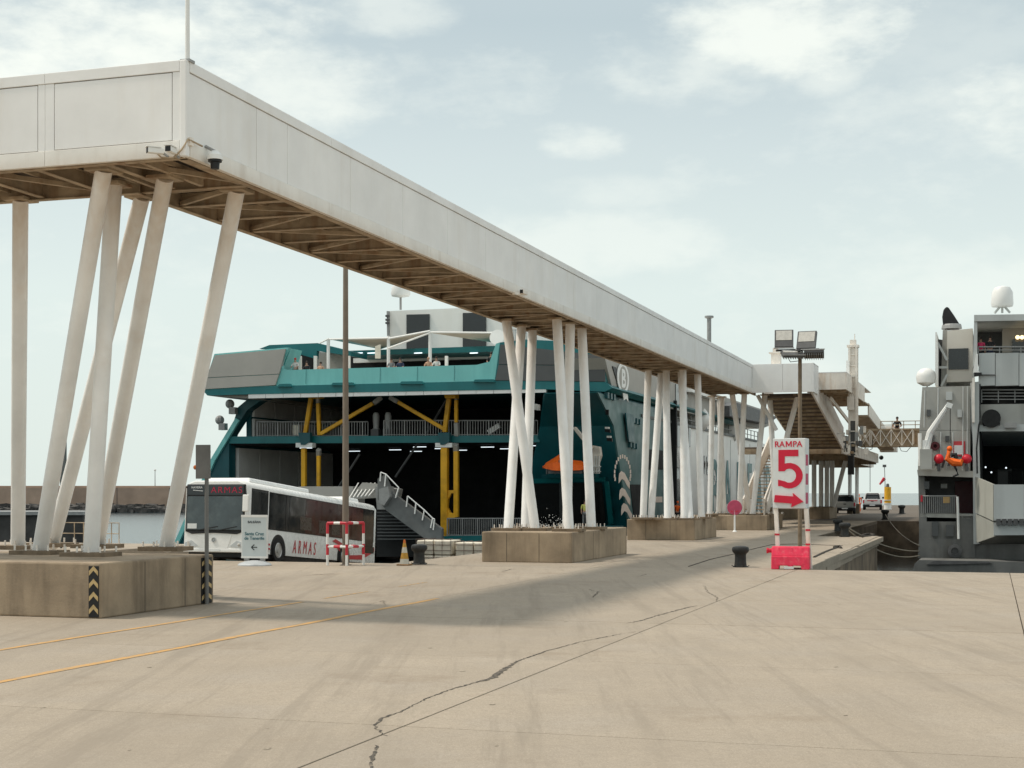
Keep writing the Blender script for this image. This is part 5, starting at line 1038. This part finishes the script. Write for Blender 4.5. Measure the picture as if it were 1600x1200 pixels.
bl4 = gp(1383, 812); bollard('dark bollard at the corner of the far quay beside the white pickup', bl4, 1.3); bollard('dark bollard on the far quay edge farther right', gp(1409, 803), 1.5)
# white caged fenders at the pier edge
def cage(label, t0, t1, s0=58.0, s1=59.3, zt=.44):
    o = thing('caged_fender', label, 'fender', ((t0 + t1) / 2, s0, -1.4)); n = max(2, round((t1 - t0) / .72))
    for k in range(n):
        a = t0 + (t1 - t0) * k / n
        for j in range(3): B(a + .02, a + (t1 - t0) / n - .02, s0, s1, zt - .62 * (j + 1) + .015, zt - .62 * j - .015).build('foam_block', M['cream'], o, bevel=.05)
    m = (t1 - t0) / (n * 2)
    for k in range(n * 2 + 1): MB().path([(t0 + m * k, s0 - .03, -1.4), (t0 + m * k, s0 - .03, zt + .03), (t0 + m * k, s1, zt + .03)], .012, 5).build('cage_wire', M['wire'], o)
    for z in (-.6, -.29, .02, .25, zt + .03): MB().tube((t0, s0 - .035, z), (t1, s0 - .035, z), .012, n=5).build('cage_wire', M['wire'], o)
    return o
cage('white foam fender in a rusty wire cage right behind the bollard', -22.75, -21.2); cage('white foam fender in a wire cage, half hidden by the middle plinth', -21.1, -19.5, 58.2, 59.3, .36)
# flood-light mast
q = gp(1250, 864); fm = thing('floodlight_mast', 'rusty steel mast with four floodlights rising behind the ramp sign', 'floodlight mast', tuple(q), local=True)
hm = 2.4 + (770 - 548) * 59.6 / F
MB().tube((0, 0, 0), (0, 0, hm), .085, .075, 12).build('pole', M['mastbrown'], fm, smooth=True); MB().box(-.95, .75, -.05, .05, hm, hm + .08).box(-.06, .06, -.6, .6, hm - .05, hm + .03).build('cross_arm', M['darkgrey'], fm)
def flood(c, tilt, yaw, w, h, name, glassup):
    R = Matrix.Translation(Vector(c)) @ Matrix.Rotation(yaw, 4, 'Z') @ Matrix.Rotation(tilt, 4, 'X')
    def tf(mb): mb.v = [tuple(R @ Vector(v)) for v in mb.v]; return mb
    a = tf(MB().box(-w / 2, w / 2, -.03, .12, -h / 2, h / 2)).build(name, M['darkgrey'], fm, bevel=.015)
    tf(MB().box(-w / 2 + .06, w / 2 - .06, -.045, -.03, -h * .12, h / 2 - .05)).build('lens', M['lamp'], a)
    mm = MB()
    for k in range(9): mm.box(-w / 2 + .04 + k * (w - .1) / 8, -w / 2 + .06 + k * (w - .1) / 8, .12, .2, -h / 2 + .05, h / 2 - .05)
    tf(mm).build('cooling_fins', M['grey'], a, kind='stuff'); tf(MB().box(-w / 2 - .03, w / 2 + .03, -.02, .02, -h / 2 - .06, -h / 2 - .03)).build('yoke', M['grey'], a)
flood((-.62, -.1, hm + .50), -.42, .12, .74, .78, 'floodlight', 1); flood((.27, -.1, hm + .42), -.42, -.1, .76, .78, 'floodlight', 1); flood((-.25, -.35, hm - .1), -1.25, .3, .85, .7, 'floodlight', 0); flood((.58, -.25, hm - .12), -1.9, .1, .78, .6, 'floodlight', 0)
MB().path([(-.5, -.2, hm - .2), (-.35, -.2, hm - .45), (-.05, 0, hm - .4)], .015).build('cable', M['black'], fm)
# back of the road sign by the near plinth
q = gp(323, 944); b_ = 32.2 / F
rd = thing('road_sign', 'grey back of a small road sign on a thin post beside the near plinth', 'sign', tuple(q), local=True)
zc1, zc2 = 2.4 + (770 - 695) * b_, 2.4 + (770 - 748) * b_
MB().tube((0, 0, 0), (0, 0, zc1 + .0), .045, n=12).build('post', M['mastgrey'], rd, smooth=True); B(-.23, .13, -.075, -.055, zc2, zc1).build('plate', M['mastgrey'], rd, bevel=.02)
for z in (zc1 - .15, zc2 + .15): B(-.09, .07, -.06, .05, z - .02, z + .02).build('clamp', M['grey'], rd)
MB().ball((-.25, -.04, (zc1 + zc2) / 2 - .12), .05, 10).build('warning_lamp', M['coneorange'], rd)
# dark oval board behind the left legs
q = gp(96, 857); k_ = q.y
od = thing('oval_board', 'dark board with a rounded top on a post behind the left legs', 'sign', tuple(q), rz=-.5, local=True)
YY = -q.x * SA + q.y * CA; u = YY / F; z1, z0 = 2.4 + (770 - 675) * u, 2.4 + (770 - 752) * u
pts = [(-.38, 0, z0), (.38, 0, z0)] + [(.38 * math.cos(a), 0, z1 - .38 + .38 * math.sin(a)) for a in [math.pi * k / 10 for k in range(11)]]
MB().prism(pts, (0, .05, 0)).build('board', M['boardgrey'], od); MB().tube((-.2, .09, 0), (-.2, .09, z1 - .4), .05).build('post', M['boardgrey'], od); B(-.3, -.1, .05, .14, z0 + .3, z0 + .4).build('clamp', M['grey'], od)
# round magenta disc on a white post
q = gp(1148, 831); u = 91.9 / F; dz = 2.4 + (770 - 793) * u
ds = thing('disc_sign', 'round faded magenta disc sign on a short white post', 'sign', tuple(q), local=True)
MB().lathe((0, 0, dz), [(.44, 0), (.46, .02), (.44, .05), (0, .05)], 28, (0, -1, 0)).build('disc', M['magenta'], ds); MB().lathe((0, 0, 0), [(.14, 0), (.06, .12), (.05, dz), (0, dz)], 10).build('post', M['white2'], ds)
MB().bar((-.22, -.06, dz - .2), (-.12, -.06, dz - .28), .01, .07).bar((.08, -.06, dz - .26), (.24, -.06, dz - .2), .01, .07).build('disc_mark', M['red'], ds)
# beacon and windsock on the far quay
q = gp(1387, 796); u = (-q.x * SA + q.y * CA) / F
be = thing('harbour_beacon', 'small yellow harbour beacon tower with a thin lamp mast on the far quay', 'beacon', tuple(q), local=True)
Z = lambda y: 2.4 - (y - 770) * u
MB().lathe((0, 0, 0), [(.55, 0), (.5, Z(786))], 16).build('base', M['white2'], be); MB().lathe((0, 0, Z(786)), [(.48, 0), (.48, Z(761) - Z(786)), (0, Z(761) - Z(786))], 16).build('tower', M['yellow'], be); MB().lathe((0, 0, Z(761)), [(.25, 0), (.2, .4), (.12, .5)], 10).build('lantern', M['darkgrey'], be)
MB().tube((-.35, 0, Z(761)), (-.45, 0, Z(730)), .06, .05).build('mast', M['grey'], be); MB().box(-.7, -.2, -.15, .15, Z(730), Z(726)).build('lamp_head', M['darkgrey'], be)
for y in (782, 787): MB().lathe((0, 0, Z(y)), [(.6, 0), (.6, .1), (.52, .1)], 14).build('ring', M['white2'], be)
wsk = thing('windsock', 'red windsock blowing from a thin pole beside the yellow beacon', 'windsock', tuple(gp(1382.5, 796)), local=True)
MB().tube((0, .3, 0), (0, .3, Z(746)), .045).build('pole', M['grey'], wsk); MB().tube((-.05, .3, Z(747)), (-.75, .3, Z(757)), .26, .12, 10).build('sock', M['red'], wsk)

# mooring lines
def rope(label, a, b, sag, r_=.035, mat='rope', n=14):
    a, b = Vector(a), Vector(b); o = thing('mooring_line', label, 'rope', tuple(a), group='mooring lines to the grey ship'); pts = [a.lerp(b, k / n) - Vector((0, 0, sag * 4 * (k / n) * (1 - k / n))) for k in range(n + 1)]
    MB().path(pts, r_).build('strand', M[mat], o, smooth=True); return o
e1, e2, e3 = at_s(1436, 861, SG - .2), at_s(1437, 868, SG - .2), at_s(1436, 852, SG - .2)
rope('upper grey mooring line from the near pier bollard to the grey ship', bl3 + Vector((.1, 0, .55)), e1, .35); rope('lower grey mooring line from the near pier bollard to the grey ship', bl3 + Vector((.1, 0, .45)), e2, .6); rope('steep mooring line from the far quay corner to the grey ship', bl4 + Vector((0, 0, .5)), e3, .4)
def ground_rope_or_joint(label, pix, r_=.045, z=.04):
    pts = [gp(x, y, z) for x, y in pix]; o = thing('rope_or_joint', label, 'rope', tuple(pts[0])); 
    sm = []
    for i in range(len(pts) - 1):
        for k in range(4): sm.append(pts[i].lerp(pts[i + 1], k / 4))
    MB().path(sm + [pts[-1]], r_).build('strand', M['ropedark'], o, smooth=True); return o
ground_rope_or_joint('dark rope lying on the pier right of the ramp sign', [(1272, 871), (1284, 865), (1296, 860), (1308, 856), (1315, 857), (1312, 853), (1303, 855)], .05)
ground_rope_or_joint('dark rope coil lying on the pier near the rope bollard', [(1344, 838), (1352, 835), (1360, 834), (1366, 836), (1358, 838), (1348, 839)], .07)
ground_rope_or_joint('long dark joint line across the pier behind the ramp sign', [(1076, 885), (1110, 874), (1150, 865), (1180, 857), (1206, 851), (1240, 850), (1300, 852), (1343, 854)], .015, .008)  # a joint between slabs, drawn as a thin dark tube
# cameras on the walkway corner, flag pole, small fittings
def bullet(label, px_, py_, rz):
    q = at_s(px_, py_, SCN - .22); o = thing('bullet_camera', label, 'camera', tuple(q), rz=rz, local=True, extra=Matrix.Scale(.95, 4), group='cameras on the walkway corner')
    MB().prism([(-.06, -.16, -.05), (.06, -.16, -.05), (.06, -.16, .06), (-.06, -.16, .06)], (0, .32, 0)).build('housing', M['white2'], o, bevel=.015); B(-.055, .055, -.17, -.16, -.05, .05).build('lens', M['black'], o); B(-.075, .075, -.19, .1, .06, .075).build('sunshield', M['white2'], o); MB().tube((0, .14, -.02), (.05, .24, -.1), .025).build('bracket', M['grey'], o)
bullet('white bullet camera turned sideways under the walkway corner', 243, 236, -.8); bullet('white bullet camera facing the quay under the walkway corner', 268, 235, .1)
q = at_s(320, 238, SCN + .55); dm = thing('dome_camera', 'white and black dome camera hanging from the walkway corner', 'camera', (TR + .22, SCN + .7, q.z), local=True)
MB().lathe((0, 0, -.12), [(.15, 0), (.14, .09), (.06, .17), (0, .18)], 16).build('housing', M['white2'], dm, smooth=True); MB().lathe((0, 0, -.30), [(0, 0), (.08, .01), (.09, .13), (.13, .14), (.13, .18), (0, .18)], 16).build('dome', M['black'], dm, smooth=True); MB().tube((0, 0, .04), (-.2, 0, .15), .03).build('bracket', M['grey'], dm)
MB().path([(TR - .62, SCN - .12, 8.78), (TR - .45, SCN - .1, 8.62), (TR - .2, SCN - .1, 8.6), (TR - .05, SCN - .06, 8.75), (TR + .05, SCN, 8.95), (TR + .12, SCN + .4, 8.9)], .018).build('cable', M['under'], wk); B(TR + .02, TR + .07, SCN + .05, SCN + .17, 8.85, 9.0).build('junction_box', M['rustwhite'], wk)
q = at_t(815, 456, TR + .12); wc = thing('side_camera', 'small white camera fixed low on the walkway side, above the middle legs', 'camera', tuple(q), local=True); MB().prism([(0, -.2, -.08), (.12, -.2, -.08), (.12, -.2, .05), (0, -.2, .05)], (0, .5, 0)).build('housing', M['rustwhite'], wc, bevel=.02); B(.01, .11, -.22, -.2, -.07, .04).build('lens', M['black'], wc); MB().bar((-.1, -.5, -.1), (.05, .2, -.05), .1, .08).build('bracket', M['rustwhite'], wc)
fp = thing('flag_pole', 'thin white pole standing on the roof corner of the walkway', 'pole', (TR - .05, SCN + .15, ZT), local=True); MB().tube((0, 0, -.02), (0, 0, 3.5), .045, .035, 10).build('shaft', M['white2'], fp, smooth=True); B(-.1, .1, -.1, .1, -.02, .03).build('foot', M['grey'], fp)
q = at_s(1329, 727, 114.5); B(q.x - .2, q.x + .25, 114.4, 114.8, q.z - .7, 5.4).build('hanging_signal', M['black'], wk); q = at_s(1377, 715, 151); MB().ball(q, .22, 10).build('loudspeaker', M['black'], wk); MB().tube((q.x - 1.0, 150, 5.4), (q.x - 1.0, 150, 2.5), .03).build('hanging_cable', M['darkgrey'], wk)
q = at_s(1316, 676, 110); MB().box(q.x - .3, q.x + .2, 109.8, 110, q.z - .1, q.z).box(q.x + .0, q.x + .18, 109.8, 110, q.z - .45, q.z - .1).build('wall_lamp', M['white2'], wk)

# ================================================================== PICKUPS
def pickup(label, q, paint, sc_=1.27):
    o = thing('pickup_truck', label, 'pickup', tuple(q), local=True, rz=A * .2, extra=Matrix.Scale(sc_, 4), group='pickups parked on the pier')
    m = M[paint]
    MB().prism([(-.92, 0, .50), (.92, 0, .50), (.93, 0, .80), (.90, 0, 1.08), (-.90, 0, 1.08), (-.93, 0, .80)], (0, 5.0, 0)).build('body', m, o, bevel=.05)
    MB().prism([(-.84, 1.7, 1.08), (.84, 1.7, 1.08), (.70, 1.95, 1.66), (.55, 2.1, 1.71), (-.55, 2.1, 1.71), (-.70, 1.95, 1.66)], (0, 1.7, 0)).build('cab', m, o, bevel=.05)
    MB().prism([(-.72, 1.68, 1.14), (.72, 1.68, 1.14), (.62, 1.88, 1.58), (-.62, 1.88, 1.58)], (0, .05, 0)).build('rear_window', M['glass'], o)
    B(-.78, .78, .1, 1.65, 1.0, 1.085).build('bed', M['black'], o); tg = B(-.72, .72, -.03, .02, .62, 1.07).build('tailgate', m, o, bevel=.02); B(-.12, .12, -.05, -.03, .84, .92).build('handle', M['black'], tg)
    for x in (-.86, .86): B(x - .07, x + .07, -.03, .05, .70, 1.0).build('tail_light', M['busred'], o)
    B(-.92, .92, -.14, .05, .40, .56).build('bumper', M['black'], o, bevel=.03); B(-.26, .26, -.15, -.14, .44, .54).build('number_plate', M['signwhite'], o); B(-.8, .8, .1, 4.8, .28, .5).build('chassis', M['black'], o)
    MB().tube((-.62, 1.62, 1.06), (-.55, 1.62, 1.66), .04).tube((.62, 1.62, 1.06), (.55, 1.62, 1.66), .04).tube((-.57, 1.62, 1.64), (.57, 1.62, 1.64), .04).build('roll_bar', M['black'], o)
    for x in (-.80, .80):
        for y in (1.0, 4.1):
            w = MB().lathe((x, y, .37), [(.2, -.12), (.35, -.12), (.37, 0), (.35, .12), (.2, .12)], 18, (1, 0, 0)).build('wheel', M['rubber'], o); MB().lathe((x, y, .37), [(.2, -.1), (.2, .1), (0, .1)], 12, (1, 0, 0)).build('rim', M['alu'], w)
    for x in (-1, 1): MB().box(x * 1.02 - .1, x * 1.02 + .1, 3.2, 3.3, 1.12, 1.3).build('mirror', M['black'], o)
    return o
pickup('beige double-cab pickup seen from behind under the lower platform', gp(1320, 803), 'truck'); pk2 = pickup('white pickup with red tailgate stripe, farther down the quay', gp(1363, 797), 'truckw', 1.4)
B(-.5, .5, -.06, -.05, .9, .98).build('red_stripe', M['busred'], pk2)
# ================================================================== PEOPLE (one continuous skinned body each, clothes and hair as children)
def skinned(name, V, Ed, R, mat, levels=1):
    me = bpy.data.meshes.new(name); me.from_pydata(V, Ed, []); o = bpy.data.objects.new('tmp', me); col.objects.link(o)
    sk = o.modifiers.new('s', 'SKIN'); sk.use_smooth_shade = True; ly = me.skin_vertices[0]
    for i, rr in enumerate(R): ly.data[i].radius = rr if isinstance(rr, tuple) else (rr, rr)
    ly.data[0].use_root = True
    ss = o.modifiers.new('b', 'SUBSURF'); ss.levels = levels; ss.render_levels = levels
    dg = bpy.context.evaluated_depsgraph_get(); out_ = bpy.data.meshes.new_from_object(o.evaluated_get(dg)); out_.name = name
    out_.materials.clear(); out_.materials.append(mat); bpy.data.objects.remove(o); return out_
def pose(kind):
    if kind == 'lean': arms = [((.20, -.02, 1.40), (.27, -.16, 1.16), (.16, -.38, 1.08), (.12, -.45, 1.07)), ((-.20, -.02, 1.40), (-.27, -.16, 1.16), (-.16, -.38, 1.08), (-.12, -.45, 1.07))]; dy = -.06
    elif kind == 'work': arms = [((.20, -.05, 1.36), (.30, -.2, 1.14), (.22, -.42, 1.05), (.2, -.5, 1.03)), ((-.20, -.02, 1.40), (-.30, .02, 1.13), (-.28, -.12, .9), (-.27, -.16, .82))]; dy = -.1
    else: arms = [((.20, 0, 1.42), (.25, .02, 1.14), (.24, -.08, .90), (.23, -.1, .80)), ((-.20, 0, 1.42), (-.25, .02, 1.14), (-.24, -.08, .90), (-.23, -.1, .80))]; dy = 0
    V = [(0, 0, .95), (0, dy * .4, 1.18), (0, dy, 1.42), (0, dy * 1.3, 1.52), (0, dy * 1.5 - .01, 1.60), (0, dy * 1.5 - .01, 1.71)]; R = [(.15, .11), (.135, .10), (.13, .09), .055, (.075, .09), (.06, .075)]; Ed = [(0, 1), (1, 2), (2, 3), (3, 4), (4, 5)]
    top = list(V), list(Ed), list(R)
    def chain(root, pts, rad):
        k = root
        for p, rr in zip(pts, rad): V.append(p); R.append(rr); Ed.append((k, len(V) - 1)); k = len(V) - 1
    for a in arms: chain(2, a, (.06, .045, .032, .028))
    for s in (-1, 1): chain(0, [(s * .10, 0, .88), (s * .11, -.01, .48), (s * .11, .02, .08), (s * .12, -.13, .04)], (.085, .06, .045, .04))
    Vs = [(0, 0, .93), (0, dy * .4, 1.18), (0, dy, 1.40), (0, dy * 1.2, 1.48)]; Rs = [(.165, .125), (.15, .115), (.145, .105), .06]; Es = [(0, 1), (1, 2), (2, 3)]
    for a in arms: Vs += [a[0], a[1]]; Rs += [.075, .056]; Es += [(2, len(Vs) - 2), (len(Vs) - 2, len(Vs) - 1)]
    Vt = [(0, 0, .95)]; Rt = [(.16, .12)]; Et = []
    for s in (-1, 1):
        k = 0
        for p, rr in zip([(s * .10, 0, .88), (s * .11, -.01, .48), (s * .11, .02, .10)], (.10, .075, .06)): Vt.append(p); Rt.append(rr); Et.append((k, len(Vt) - 1)); k = len(Vt) - 1
    hd = (0, dy * 1.5, 1.68)
    return (skinned('person_body', V, Ed, R, M['skin']), skinned('shirt', Vs, Es, Rs, M['c_white']), skinned('trousers', Vt, Et, Rt, M['c_navy']), hd)
POSE = {k: pose(k) for k in ('lean', 'stand', 'work')}
def person(label, foot, kind, shirt, trousers, rz=0.0, hair='hair', sc_=1.0, group=None):
    b, s, t, hd = POSE[kind]; o = thing('person', label, 'person', tuple(foot), rz=rz, local=True, extra=Matrix.Scale(sc_, 4), group=group)
    def ch(name, me, mat):
        c = bpy.data.objects.new(name, me); col.objects.link(c); c.parent = o; c.material_slots[0].link = 'OBJECT'; c.material_slots[0].material = M[mat]; return c
    ch('body', b, 'skin'); ch('shirt', s, shirt); ch('trousers', t, trousers)
    MB().ball((hd[0], hd[1] + .015, hd[2] + .03), .10, 10, (.92, 1.05, 1.0)).build('hair', M[hair], o, smooth=True); MB().ball((hd[0], hd[1] - .105, hd[2] - .06), .02, 6).build('nose', M['skin'], o)
    return o
def at_head(x, y, s, h=1.76):
    q = at_s(x, y, s); return Vector((q.x, q.y, q.z - h))
GF = 'passengers on the teal ferry deck'
for x, y, k, sh, tr, hr, lab in ((462, 560, 'lean', 'c_white', 'c_black', 'c_red', 'person with red cap and white shirt at the left end of the ferry deck rail'), (480, 565, 'lean', 'c_black', 'c_navy', 'hair', 'person in black leaning over the ferry bulwark beside the red cap'),
                               (501, 566, 'stand', 'c_tan', 'c_grey', 'hair', 'person in tan shirt in front of the shelter on the ferry deck'), (612, 560, 'lean', 'c_grey', 'c_navy', 'hair', 'person in grey shirt beside the white sail pole'), (626, 560, 'lean', 'c_navy', 'c_black', 'hair', 'person in dark blue right of the grey-shirted passenger'),
                               (670, 559, 'lean', 'c_tan', 'c_grey', 'c_tan', 'fair-haired person in tan top leaning on the ferry bulwark'), (682.5, 558, 'lean', 'c_white', 'c_blue', 'hair', 'dark-haired person in white shirt leaning on the ferry bulwark'), (768, 551, 'lean', 'c_black', 'c_black', 'hair', 'person in black alone at the right end of the ferry bulwark')):
    person(lab, at_head(x, y, SU + .75), k, sh, tr, hair=hr, group=GF)
person('worker in orange jacket and helmet behind the third plinth', gp(1058, 821), 'work', 'c_orange', 'c_black', rz=.5, hair='c_orange')
q = at_t(962, 800, TH); fq = at_s(914, 822, q.y - 1.2); MB().box(fq.x - 2.2, fq.x + 2.2, fq.y - .5, fq.y + 2, fq.z - .3, fq.z).build('landing_step', M['tealdark'], fy); person('worker in pale yellow vest on the teal ferry step, seen between the legs', fq, 'stand', 'c_yellow', 'c_grey', rz=.3)
person('person in dark shirt standing on the lattice gangway', Vector((at_s(1402, 660, 104).x, 104, at_s(1402, 652, 104).z - 1.76)), 'lean', 'c_black', 'c_black')
person('person in bright pink shirt at the rail of the grey ferry', at_head(1532.5, 529, SG + .5, 1.72), 'stand', 'c_pink', 'c_black', group='passengers on the grey ferry'); person('person in black shirt resting on the rail beside the pink shirt', at_head(1547, 526, SG + .6), 'lean', 'c_black', 'c_navy', group='passengers on the grey ferry')
person('worker in orange standing between the two pickups', gp(1342, 801), 'stand', 'c_orange', 'c_orange', hair='c_orange', sc_=1.25)
# churned water from the ferry's jets behind the middle plinth
rr = random.Random(21); m = MB(); c = at_s(858, 822, 80)
for k in range(420):
    u = rr.gauss(0, .9); h = abs(rr.gauss(0, .55)) * math.exp(-u * u * .35); p = c + Vector((u, rr.uniform(-.8, .8), h - .6)); s_ = rr.uniform(.008, .028)
    m.add([p + Vector(v) * s_ for v in ((1, 0, 0), (-1, 0, 0), (0, 1, 0), (0, -1, 0), (0, 0, 1.4), (0, 0, -1.4))], [(0, 2, 4), (2, 1, 4), (1, 3, 4), (3, 0, 4), (2, 0, 5), (1, 2, 5), (3, 1, 5), (0, 3, 5)])
sp = m.build('water_spray', M['white2']); tag(sp, 'white water spray thrown up behind the middle plinth', 'spray', kind='stuff')
bpy.context.view_layer.update()
